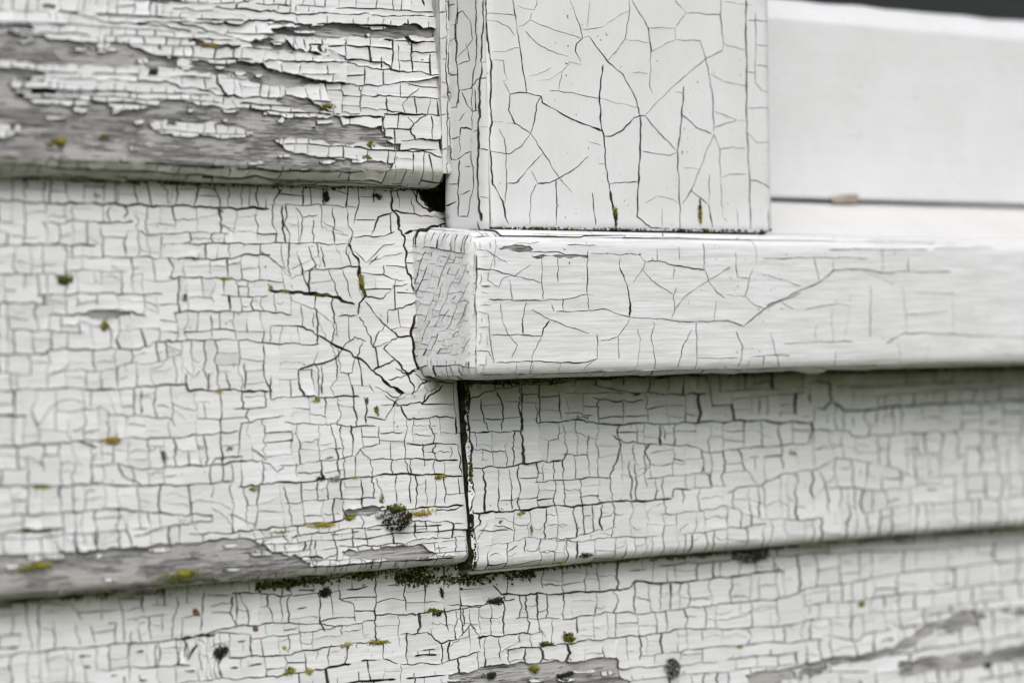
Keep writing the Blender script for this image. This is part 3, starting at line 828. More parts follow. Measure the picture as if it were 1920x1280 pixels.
# ---- lower clapboard ---------------------------------------------------
tB = board(-177, -230, 330, 126, 15.2)
rowsB = T('''
1.8:-560,1170 0,1130 200,1105 380,1090 680,1065 860,1045; 1.5:500,985 600,970 660,965; 1.8:690,1060 780,1050 950,1008 1150,995 1370,1010
1.8:780,1045 900,1035 1000,1045; 2.2:815,885 880,885 980,875 1060,880 1120,890 1170,885; 2.2:910,1135 1090,1130 1200,1110 1340,1090 1550,1065
1.8:380,1185 630,1170 760,1165; 2.4:850,1220 1040,1215 1130,1205 1250,1185 1340,1170 1400,1160
1.9:1500,965 1570,962 1620,965 1700,955 1850,940 1920,930; 1.8:1600,1160 1760,1160 1850,1130 1920,1110; 2:1700,1030 1760,1078 1830,1060 1880,1000 1870,930
1.6:1000,1060 1180,1040 1300,1020 1420,1000 1500,985; 1.8:110,920 280,920; 1.6:-560,1290 0,1260 200,1240 380,1235; 1.6:600,1250 850,1225
1.8:1600,1042 1700,1035; 2.4:750,1145 760,1120 790,1080
''', Z3, 0, 700)
rowsB += T('''
2.4:145,705 175,735 350,735 520,725 600,715 620,690 700,700 840,688 950,675 1120,655; 2:95,880 220,868 320,860; 1.5:220,815 370,815
2:380,820 530,795 650,800 740,788 850,775 1000,760 1140,742 1180,720 1500,665 1920,620 2400,570; 1.8:400,900 440,890 560,880 700,865 780,850 840,850 990,850 1150,835 1240,815
2:190,920 330,905 420,900; 2:640,942 740,930 850,915 980,905 1250,885; 1.5:1180,775 1470,740 1700,715 1920,690 2400,650; 1.7:1240,870 1370,890 1380,870 1480,850
1.6:0,770 70,775 140,765 220,750; 1.6:1200,820 1500,790 1920,745 2400,700; 1.6:1500,850 1700,810; 1.6:280,640 420,635 600,625; 1.5:700,640 900,625 1200,600 1500,590 1920,560 2400,520
1.8:1590,800 1920,775 2400,730; 1.8:1300,960 1500,935 1700,900 1920,870 2400,830; 1.6:1150,1000 1400,990; 1.6:560,985 700,975 900,960 
2:0,1010 200,1010 400,1020
''', Z7, 840, 700)
othB = T('''
2.4:808,870 805,960 800,1030; 2.2:700,890 710,920 690,980 685,1060; 2.2:470,890 490,980 495,1070; 2.2:560,870 570,960; 2:930,890 920,960 950,1010; 2:1070,880 1065,900 1090,990
2:1160,885 1145,910 1155,1000; 2.2:1275,885 1280,1000 1300,1030; 2:1350,820 1355,900 1410,920 1420,990; 2.2:1495,810 1500,900 1495,995; 2:1610,805 1620,950
2:985,830 985,880; 2:1145,820 1165,880; 2.2:100,900 105,990 130,1110; 1.8:400,900 405,985; 1.8:280,920 325,985; 2:525,1030 510,1100 515,1230; 3:880,1080 890,1120 870,1170 885,1215
1.8:960,885 990,960 990,1015;1.7:745,1070 750,1145; 1.7:620,1080 620,1180 ; 2:210,990 215,1100; 1.8:300,1000 320,1090; 1.8:360,1000 380,1080; 1.8:1600,1160 1600,1235
1.8:1880,1000 1915,1050 1920,1100 ; 2:1775,935 1790,1030; 1.6:1530,1070 1530,1140 1590,1160
''', Z3, 0, 700)
botB = lambda x: 1480
verB = uprights(rowsB, othB, (-240, 2140), 30, rng, lambda x: 1240-.04*x, .03, 1.5)
lowB = thin(brick((-240, 1200, 2140, 1475), R(-5), 26, 32, rng, 2, 1.6, 2.4), rowsB+othB+verB, 8)
topB = thin(region(brick((-240, 950, 2140, 1180), R(-4), 44, 36, rng, 1.8, 1.6, 2.4), [(-240, 1050), (870, 1040), (2140, 930), (2140, 1000), (870, 1110), (-240, 1180)]), rowsB+othB+verB, 9)
bareB = TP('''
0,1002 180,965 300,962 560,945 575,1010 700,1060 0,1060
990,1003 1200,962 1480,912 1580,842 1720,792 1790,800 1760,850 1600,872 1500,932 1300,967 1150,1031 1100,1060 1020,1060
1500,960 1700,930 1950,900 2100,880 2100,930 1700,985 1500,1010
1840,790 1920,785 2100,760 2100,790 1900,805
''', Z7, 840, 700)
crB = rowsB+othB+verB+lowB+topB
dom = clip_rect(face_dom(tB, tB.lo[0], tB.hi[0], 0, tB.hi[2], 0), WIN)
rootB = empty('siding_board', (-.05, 0, -.177), 'lowest clapboard, running the whole width below the joint, bare grey patch at right', 'clapboard', 'white clapboards of the wall')
cB = flakes(dom, crB+fill(crB, dom, rng, 12.5, 14000, 1.5, .03, -.05), tB.px(1, 0.), tB, rng, bareB, (), (), wscale=1.15, jit=1.2, lip=.00005, thick=.00032, tilt=.024, curl=2.2,
            damp_shade=damp_shade_fn([(-72, 5, .85, -400, 500), (-72, 12, .5, -400, 500), (-72, 20, .5, -30, 50)]))
lay_paint(rootB, cB, M_PAINT)
timber_mesh(rootB, 'plank', tB, M_WOOD, None, bareB)

# ================================================================== WINDOW CASING
tC = Timber((0, 0, 0), (-8.6*MM, -15*MM, 17.9*MM), (99.6*MM, 3.5*MM, 150*MM), 2.8*MM, 0, 0, 21., .0002)
Z4 = .40625
crC = T('''
3:470,0 470,95 485,240 495,300 490,480 497,560 485,640 490,700 500,850 545,930 560,1010 572,1032
2.2:590,0 608,110 625,230 655,430; 1.5:470,62 530,65 605,72; 1.5:470,95 520,100 570,125 600,165; 1.3:497,240 560,240 600,222 625,222
1.3:500,278 548,280 555,340 565,370 548,375 580,435; 2.8:580,435 620,428 655,430 720,445 725,475 860,550 1000,605
2.2:580,435 572,510 600,570 670,615 730,705 805,820; 1.2:805,820 865,890; 1.6:720,445 700,480 690,560 672,615; 1.5:497,560 550,565 605,575
1.8:525,595 550,640 558,710 562,850 553,940; 1.8:485,700 520,705 575,712 630,675 668,620; 1.9:560,850 610,842 660,780 728,708
1.3:612,122 640,118 668,95 680,60; 1.8:668,95 730,120 910,180; 1.2:610,25 640,40 690,48 702,25 702,0; 1.3:648,145 700,200 760,235 845,262
1.2:655,350 700,347 770,312; 1.2:700,375 760,368 820,330 860,288 910,300; 1.5:855,0 905,135 912,180 885,205 880,240 905,285
1.2:948,0 940,60 935,130; 1.5:905,137 950,135 1005,127 1080,75 1130,50; 2.2:940,165 1028,285 1100,345 1160,460 1175,535
1.5:912,180 940,168; 1.5:1028,285 1110,180 1130,60 1130,0; 3:1008,300 990,440 1000,590 1012,630 1020,760 1040,880
5.5:1040,880 1055,960 1068,1042; 1.3:760,422 800,420 990,455 1175,500; 1.1:800,420 820,330
3:1012,630 1045,630 1100,600 1150,545 1178,535 1200,535; 1.9:1200,535 1250,480 1330,400 1400,340 1480,272 1560,235; 2.2:1200,535 1260,605 1350,700
2.6:1180,535 1182,640 1172,840 1165,1000 1230,1050 1285,1055; 2.6:1040,848 1100,842 1165,840; 1.6:1140,0 1215,130 1228,235 1222,400 1235,435
1.3:1215,130 1340,130 1340,185 1230,237; 1.9:1340,185 1455,190 1480,270 1495,340 1515,450 1520,610; 1.3:1340,130 1390,60 1335,0
1.4:1390,60 1550,70; 1.3:1110,182 1222,200; 1.1:1140,335 1220,340; 1.7:1550,0 1548,80 1562,200 1555,240
1.4:1562,205 1660,232; 1.9:1500,340 1560,375 1668,400; 2.4:1380,400 1370,560 1352,700 1360,880 1365,1060; 1.1:1340,425 1380,430
2.1:1375,530 1440,590 1510,618; 1.6:1520,515 1625,555 1525,588; 1.3:1625,555 1668,560; 2.1:1520,620 1455,780 1415,880 1375,942
1.7:1520,620 1548,690 1550,840 1562,1000; 1.3:1545,690 1600,680 1668,688; 1.5:1555,822 1590,805 1670,805; 1.6:1360,940 1330,920 1260,905 1205,938
1.9:1190,698 1240,708 1320,718 1350,705; 1.1:1465,780 1380,775; 2.3:1415,880 1495,945; 3.2:1495,945 1515,1055; 1.3:1500,800 1497,940
3.2:1665,0 1665,100 1670,400 1672,600 1685,820 1690,1060; 1.9:1672,610 1720,660 1785,655; 1.5:1710,60 1712,200 1710,380 1740,420 1785,430
1.4:1675,95 1775,100; 1.4:1715,208 1775,215; 1.4:1672,335 1710,335; 2.2:1710,300 1780,310; 1.7:1675,500 1780,498; 2.2:1685,830 1720,835 1780,868
1.3:1560,10 1690,25; 1.6:675,785 705,845; 2.2:705,848 760,845 805,822 870,785 940,722; 2.2:700,850 675,900 670,1035; 2.2:790,830 795,1040
1.9:958,890 975,1040; 1.3:1280,960 1282,1050; 1.2:985,755 1020,757; 1.4:1770,960 1775,1060; 1.2:1625,960 1635,1050; 1.3:940,655 1000,668
2:470,-300 470,0; 2:590,-300 590,0; 1.6:1140,-300 1140,0; 1.6:1550,-300 1550,0; 3:1665,-300 1665,0; 1.5:855,-300 855,0; 1.5:470,-120 590,-100 855,-130 1140,-90 1550,-120 1700,-100
2:1285,1055 1365,1062 1500,1058
''', Z4, 720, 0)
cC = []
fr = tC.px(1, tC.lo[1])
domC = clip_rect(face_dom(tC, tC.lo[0], tC.hi[0], tC.lo[2], tC.hi[2], tC.lo[1]), (WIN[0], -160, WIN[2], WIN[3]))
rootC = empty('window_casing', (.04, 0, .019), 'upright white window casing standing on the sill, paint split by long wandering cracks', 'casing')
cC += flakes(domC, crC, fr, tC, rng, wscale=.78, lip=.000035, thick=.00026, tilt=.004, curl=1.2, grid=8, jit=.55, dirt=.02, damp_shade=damp_shade_fn([]))
# left side of the casing, traced where it is seen
sideC = T('''
3.5:285,0 290,150 295,350 290,480 300,560 285,640 295,760 290,830; 2.2:340,0 335,150 345,350 350,480; 2.2:425,0 430,250 410,400 412,560 410,700 425,850 400,1000 360,1000
1.8:290,130 340,110 345,60 365,50 400,100 412,180 345,270; 2:300,350 345,345; 2:350,420 405,410 430,370 490,350; 1.8:290,500 340,495 350,420
2:365,425 385,480 410,515 440,510; 2:355,630 360,590 385,590 410,600; 2.2:285,645 330,640 355,630 355,700 340,740 290,730; 2.2:340,740 370,720 412,695
1.8:360,740 355,850 358,1000; 1.6:385,770 412,770; 1.8:440,600 420,610; 2:310,850 355,850; 1.6:300,200 340,170; 1.6:380,200 400,280 345,300
2.4:455,0 450,250 445,480 440,600 445,900 460,1020; 1.6:300,950 350,930; 2:290,30 330,20; 1.5:350,560 380,520; 1.8:365,900 410,880
''', Z4, 720, 0)
pz = tC.px(0, tC.lo[0])
L = np.array([(tC.lo[0], tC.lo[1], tC.lo[2]), (tC.lo[0], 3.4*MM, tC.lo[2]), (tC.lo[0], 3.4*MM, tC.hi[2]), (tC.lo[0], tC.lo[1], tC.hi[2])])
domS = clip_rect([tuple(p) for p in project(L)], (WIN[0], -160, WIN[2], WIN[3]))
shortS = region(brick((820, -160, 940, 440), R(89), 13, 36, rng, 1.6, 1.3, 1.6, .25), [(880, -170), (940, -170), (940, 440), (895, 440)])
cC += flakes(domS, sideC+thin(shortS, sideC, 3), pz, tC, rng, thick=.0003, tilt=.02, curl=1.6, grid=8, jit=.8, damp_shade=lambda L, Wd: np.clip(.02+(L[:, 1]/MM-1)*.06, 0, .3)*.6)
lay_paint(rootC, cC, M_PAINT_V)
timber_mesh(rootC, 'upright', tC, M_WOOD_V, step=(.002, .002))

tK = Timber((0, 0, 0), (-12.3*MM, -.1*MM, 34*MM), (-8.8*MM, 6*MM, 150*MM), .7*MM, 0, 0, 51., .0006)
rootK = empty('caulk_bead', (-.0103, .003, .034), 'narrow cracked painted caulk bead in the corner between upper clapboard and casing', 'caulk')
L = np.array([(tK.lo[0], tK.lo[1], tK.lo[2]), (tK.hi[0], tK.lo[1], tK.lo[2]), (tK.hi[0], tK.lo[1], tK.hi[2]), (tK.lo[0], tK.lo[1], tK.hi[2])])
domK = clip_rect([tuple(p) for p in project(L)], (WIN[0], -160, WIN[2], WIN[3]))
lay_paint(rootK, flakes(domK, brick((805, -160, 850, 350), R(89), 9, 38, rng, 1.8, 1.5, 1.5, .1), tK.px(1, tK.lo[1]), tK, rng, thick=.0003, tilt=.03, grid=7, damp_shade=lambda L, Wd: np.full(len(L), .2), prune=.04), M_PAINT_V)
timber_mesh(rootK, 'bead', tK, M_WOOD_V, painted=.85)

# ================================================================== WINDOW SILL
tS = Timber((0, 0, 0), (-18.3*MM, -20*MM, -21.6*MM), (330*MM, 44*MM, 16.9*MM), 3.6*MM, 0, .10, 31., .0003)
Z5 = 1/2.4
crS = T('''
2.2:455,300 530,300 590,320 660,335; 1.3:660,335 755,360; 1.5:630,330 705,278; 1.4:512,310 510,350 560,380 580,340 610,330; 1.6:610,340 622,438; 1.9:755,250 755,360 762,435
1.1:825,250 828,360; 1.9:962,215 960,300 958,410; 1.1:958,410 990,415; 2.4:515,435 570,437 700,440 860,435 960,412
2.1:685,445 668,520 670,590; 2.3:525,595 670,595 755,600 762,565 790,530; 1.5:755,600 735,640 710,690 705,780; 1.5:708,480 780,520 880,560 970,588
1.3:960,412 968,480; 1.9:820,490 940,487 1040,478 1100,500 1150,515; 2.6:1150,515 1210,520 1300,522 1380,535 1450,535; 2:1450,535 1590,530 1665,555
1.2:975,225 1110,235 1150,230; 2.6:1105,290 1140,370 1155,460 1150,515; 1.4:1105,240 1105,290; 1.3:1150,520 1145,540 1100,600 1060,618 1020,620
1.3:1150,225 1200,240 1220,265 1215,290 1165,360; 1.9:1220,265 1280,262 1340,280 1400,290 1490,303; 1.2:1210,300 1250,350 1345,412; 1.7:1360,380 1348,420 1355,480 1340,525
1.7:1355,480 1400,420 1500,355 1600,290; 1.6:1275,205 1275,262; 2:1372,200 1375,255; 1.9:1485,180 1485,300; 1.4:1490,305 1510,360 1545,405 1580,430
1.6:1585,415 1670,422 1690,340 1635,335 1625,225; 1.2:1690,340 1705,295; 1.5:1670,422 1710,460 1755,475; 2:1665,555 1710,515 1760,475 1920,405
1.1:1740,320 1830,345 1920,375; 1.7:1450,535 1455,700 1455,750; 1.6:1455,698 1550,700 1640,695; 1.6:1430,570 1390,650 1370,750; 1.6:1630,580 1660,650 1655,690 1645,740
1.6:1690,700 1720,690 1810,685 1870,688; 1.6:1785,585 1808,680 1832,742; 1.4:1755,688 1757,745; 1.4:1690,705 1690,745; 1.2:1250,530 1265,545 1248,600 1262,680 1272,755
1.3:1180,560 1200,610 1190,700 1180,760; 1.6:1005,590 1007,700 955,735 950,760; 2.5:550,720 620,715 740,712 840,720 950,718 1000,702; 1.8:512,500 520,600 525,640 540,720
1.6:455,665 515,668 540,720; 1.3:800,450 808,490; 1.2:1350,290 1348,340; 1.3:720,720 710,780; 1.3:840,720 835,770; 1.3:640,720 645,780; 1.4:570,450 575,520 600,590 645,640 620,700
1.5:500,210 545,240 600,270; 1.5:545,240 540,290; 2:640,180 700,185 745,175; 2.2:700,222 830,222 860,235 960,240; 1.3:480,400 515,410; 1.3:470,490 520,500; 1.4:470,560 520,560; 1.4:850,490 850,430
1.8:870,190 1000,190; 1.4:1100,600 1105,700; 1.5:1540,440 1530,530
''', Z5, 700, 380)
crS += T('''
2.2:240,1020 420,940 465,900 560,898 630,910 700,905 860,905; 1.5:400,855 418,940; 1.5:630,835 630,905; 1.4:465,865 462,900; 1.2:560,900 670,948; 1.6:230,862 420,858 580,862
1.5:640,1145 700,1110 820,1112 1102,1125 1500,1120; 1.4:300,1145 400,1140 530,1138; 1.4:470,1165 475,1225; 1.2:715,860 715,905; 1.6:450,832 780,832; 1.2:405,1080 405,1130
1.4:800,830 1000,825; 1.2:280,1000 330,1030
''', .5625, 1300, 0)
arr = T('2.6:892,478 893,520 889,560 892,600 890,650 893,705; 1.4:930,445 925,480 915,510')
left_strip = thin(region(brick((885, 440, 925, 720), 0, 22, 16, rng, 1.6, 1.3, 2.), [(885, 440), (922, 440), (918, 720), (885, 720)]), crS+arr, 4)
bareS = TP('555,204 600,195 650,190 700,194 715,210 700,220 570,213\n705,238 760,232 850,236 905,232 960,236 960,250 850,245 720,248', Z5, 700, 380)
domF = clip_rect(face_dom(tS, tS.lo[0], tS.hi[0], tS.lo[2], tS.hi[2], tS.lo[1]), WIN)
rootS = empty('window_sill', (.1, 0, -.02), 'thick white window sill with blunt left end projecting from the siding', 'window sill')
cS = flakes(domF, crS+arr+left_strip+fill(crS+arr+left_strip, domF, rng, 22, 260, .9, .02, .01, mx=45), tS.px(1, tS.lo[1]), tS, rng, bareS, wscale=.88, lip=.00003, thick=.00022, tilt=.006, curl=1.2, grid=8, jit=.6, dirt=.03, damp_shade=damp_shade_fn([]))
# end grain face: fine slanting craquelure
pE = tS.px(0, tS.lo[0])
L = np.array([(tS.lo[0], tS.lo[1], tS.lo[2]), (tS.lo[0], 12*MM, tS.lo[2]), (tS.lo[0], 12*MM, tS.hi[2]), (tS.lo[0], tS.lo[1], tS.hi[2])])
domE = [tuple(p) for p in project(L)]
bandE = brick((740, 400, 910, 730), R(-68), 11, 16, rng, 1.1, 1.0, 2.0, .06, .5, .12)
edgeE = brick((740, 400, 910, 730), R(2), 30, 9, rng, 1.3, 1.5, 1.5, .1)
mid = [(740, 478), (880, 478), (882, 668), (740, 668)]
cE = flakes(domE, region(bandE, mid)+region(edgeE, mid, False), pE, tS, rng, thick=.00026, tilt=.03, curl=1.4, grid=8, jit=.7, damp_shade=lambda L, Wd: np.full(len(L), .02), dirt=.1, lip=.00004)
cS += cE
# sloping top and the under edge
u = .000146
domT = [(tS.lo[0]/u, tS.lo[1]/u), (300*MM/u, tS.lo[1]/u), (300*MM/u, 1*MM/u), (tS.lo[0]/u, 1*MM/u)]
topc = brick((domT[0][0], domT[0][1], domT[1][0], domT[2][1]), R(.5), 16, 95, rng, 1.7, 1.3, 2.2, .15, .8, .25)
topc = [c for c in topc if np.mean([q[0] for q in c[0]]) < 620 or rng.random() < .3]
endc = region(brick((domT[0][0], domT[0][1], 20, domT[2][1]), R(90), 13, 40, rng, 1.6, 1.3, 2), [(-130, -150), (-45, -150), (-45, 100), (-130, 100)])
cS += flakes(domT, region(topc, [(-45, -150), (2300, -150), (2300, 210), (-45, 210)])+endc, lambda p: np.stack([p[:, 0]*u, p[:, 1]*u, np.full(len(p), tS.hi[2])], 1), tS, rng,
             thick=.00026, tilt=.008, grid=9, damp_shade=damp_shade_fn([]))
cS += [c for c in under(tS, rng, -17.4, 300, 0, 0, None) ] if False else []
domUn = [(tS.lo[0]/u, tS.lo[1]/u), (300*MM/u, tS.lo[1]/u), (300*MM/u, 0), (tS.lo[0]/u, 0)]
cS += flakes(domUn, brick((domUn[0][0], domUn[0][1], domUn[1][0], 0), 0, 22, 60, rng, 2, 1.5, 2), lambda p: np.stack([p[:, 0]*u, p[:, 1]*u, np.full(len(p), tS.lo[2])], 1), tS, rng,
             thick=.0003, tilt=.02, curl=2, grid=14, damp_shade=lambda L, Wd: np.clip(.3+(L[:, 1]/MM+20)*.03, 0, .8))
lay_paint(rootS, cS, M_PAINT_S)
timber_mesh(rootS, 'sill_plank', tS, M_WOOD, None, bareS, step=(.002, .0012))
V, F = [], []
n = 90
for i in range(n+1):
    x = .03+.30*i/n
    for k in range(11):
        f = k/10; yy = .0005+.0285*f; zz = .0187+.0128*f**.85+.00025*mnoise.noise(Vector((x*45, f*6, 3)))
        V.append((x, yy, zz))
    V.append((x, .029, .012)); V.append((x, .0005, .012))
for i in range(n):
    for k in range(13):
        a = i*13+k; b = i*13+(k+1) % 13; F.append((a, a+13, b+13, b))
make('sloped_back', V, F, [M_PAINT_B], rootS, smooth=True)

# ================================================================== SASH
rootW = empty('window_sash', (.2, .03, .032), 'blurred smooth white sash rail above the sill, right of the casing', 'window sash')
tW = Timber((0, 0, 0), (60*MM, 25*MM, 31.9*MM), (330*MM, 40*MM, 89.*MM), 1.2*MM, 0, 0, 41., .0003)
o = timber_mesh(rootW, 'bottom_rail', tW, M_PAINT_R, step=(.006, .003), win=False)
V, F = [], []
n = 60
for i in range(n+1):
    x = .06+.27*i/n; w = .0007*mnoise.noise(Vector((x*60, 0, 0))); w2 = .0006*mnoise.noise(Vector((x*35, 5, 0)))
    for yy, zz in ((.0262, .0882), (.0264, .0892+w2), (.030, .0925+w*.6+w2*.5), (.034, .0955+w), (.0362, .0962+w), (.0362, .0870)): V.append((x, yy, zz))
for i in range(n):
    for k in range(6):
        a = i*6+k; b = i*6+(k+1) % 6; F.append((a, a+6, b+6, b))
make('glazing_putty', V, F, [M_PAINT_R], rootW, smooth=True)
M_GLASS, t_, b_ = newmat('window_glass'); b_.inputs['Transmission Weight'].default_value = 1; b_.inputs['Roughness'].default_value = .02; b_.inputs['IOR'].default_value = 1.45
box('pane', (.06, .0365, .088), (.34, .0395, .30), M_GLASS, rootW)
M_SCAR = flat_mat('bare_brown_chip', (.22, .17, .13), (.42, .37, .32), 300)
V = []; F = []
c0 = [(1562, 380), (1560, 370), (1575, 365), (1608, 364), (1613, 377), (1600, 381)]
for p in c0:
    rr = ray(*p); q = CAM+rr*((.0249-CAM[1])/rr[1]); V.append(q); V.append(q+np.array([0, .0006, 0]))
n = len(c0)
F = [tuple(range(0, 2*n, 2))]+[((2*i+2) % (2*n), 2*i, 2*i+1, (2*i+3) % (2*n)) for i in range(n)]
make('chipped_spot', V, F, [M_SCAR], rootW)

# ================================================================== MOSS AND LICHEN
def lin(h):
    h = h.lstrip('#'); return tuple(((int(h[i:i+2], 16)/255)**2.2) for i in (0, 2, 4))
GM = {
 'green': flat_mat('green_moss', (.055, .075, .012), (.19, .20, .03), 900, .9, .0002),
 'yellow': flat_mat('yellow_green_moss', (.20, .19, .03), (.42, .37, .05), 900, .9, .0002),
 'orange': flat_mat('orange_lichen', (.38, .21, .03), (.36, .30, .05), 700, .85, .0002),
 'dark': flat_mat('blackish_moss', (.010, .012, .008), (.035, .04, .022), 900, .95, .0002),
 'grey': flat_mat('grey_lichen', (.16, .17, .15), (.38, .40, .36), 700, .9, .0002),
 'pale': flat_mat('pale_lichen', (.45, .48, .47), (.68, .70, .70), 700, .9, .0002),
 'brown': flat_mat('brown_seed_husk', (.09, .05, .03), (.20, .11, .07), 900, .7, .0002),
}
ICO_V = []; ICO_F = []
_b = bmesh.new(); bmesh.ops.create_icosphere(_b, subdivisions=1, radius=1)
ICO_V = np.array([v.co[:] for v in _b.verts]); ICO_F = [tuple(v.index for v in f.verts) for f in _b.faces]; _b.free()
def surf(tim, axis, val, x, y, off=.0002):
    L = tim.px(axis, val)([(x, y)]); P = tim.map(L, [off])[0]; Q = tim.map(L, [off+.001])[0]
    nrm = (Q-P)/np.linalg.norm(Q-P); return P, nrm
FACE = {'U': (tU, 1, 0.), 'M': (tM, 1, 0.), 'R': (tR, 1, 0.), 'B': (tB, 1, 0.), 'S': (tS, 1, tS.lo[1]), 'C': (tC, 1, tC.lo[1])}
def clump(name, where, x, y, w, h, kinds, label, cat, dens=1., rise=.55, group=None, kind=None, leaf=False, ang=0.):
    """a cushion of tiny lobes and tufts; w, h are its width and height in picture px"""
    tim, ax, val = FACE[where]; P0, nr = surf(tim, ax, val, x, y)
    u_ = np.array([1., 0, 0]); u_ -= nr*(u_ @ nr); u_ /= np.linalg.norm(u_); v_ = np.cross(u_, nr)
    if v_[2] < 0: v_ = -v_
    s = .000146; W_, H_ = w*s*1.25/.766, h*s*1.25; ca, sa = math.cos(ang), math.sin(ang)
    n = int(max(14, min(420, dens*w*h*1.1))); V, F, mi = [], [], []; k0 = 0
    subs = [(rng.uniform(-.9, .9), rng.uniform(-.7, .7), rng.uniform(.2, .6)) for _ in range(6)]
    if name == 'moss_cushion': subs = [(0, 0, .8)]
    for _ in range(n):
        sx, sy, sr = rng.choice(subs); a = rng.uniform(0, 6.28); q = rng.random()**.6*sr
        px, py = (sx*.6+math.cos(a)*q)*.62*W_, (sy*.6+math.sin(a)*q)*.62*H_
        px, py = px*ca-py*sa, px*sa+py*ca
        e = max(0, 1-math.hypot(px/W_, py/H_)*1.6); up = e*min(W_, H_)*rise*rng.uniform(.2, 1)
        r = rng.uniform(.00008, .0002)*(1+min(w, h)/70)*(1.25 if name == 'moss_cushion' else 1)
        c = P0+u_*px+v_*py+nr*up
        st = rng.random()
        if st < .6:
            sc = np.array([rng.uniform(.7, 1.4), rng.uniform(.6, 1.2), rng.uniform(.5, 1.1)])*r
            X = ICO_V*sc*np.array([[rng.uniform(.75, 1.25)] for _ in range(len(ICO_V))])
            V.append(c+X[:, :1]*u_+X[:, 1:2]*v_+X[:, 2:]*nr); F += [tuple(i+k0 for i in f) for f in ICO_F]; k0 += 12; m = len(ICO_F)
        else:       # tuft leaf
            d = nr*rng.uniform(.4, 1)+u_*rng.gauss(0, .6)+v_*rng.gauss(0, .6); d /= np.linalg.norm(d); sd_ = np.cross(d, nr+.01); sd_ /= np.linalg.norm(sd_)
            t3 = np.cross(d, sd_); l = r*rng.uniform(2, 4)
            V.append(np.array([c+sd_*r*.5, c-sd_*r*.5, c+t3*r*.5, c+d*l])); F += [tuple(i+k0 for i in f) for f in ((0, 1, 3), (1, 2, 3), (2, 0, 3), (0, 2, 1))]; k0 += 4; m = 4
        ki = rng.randrange(len(kinds)) if rng.random() < .35 else min(len(kinds)-1, int((py/H_+.6)/1.2*len(kinds)) if len(kinds) > 1 else 0)
        mi += [max(0, ki)]*m
    o = make(name, np.concatenate(V), F, [GM[k] for k in kinds], None, mi, False, origin=tuple(P0))
    return tag(o, label, cat, group, kind)

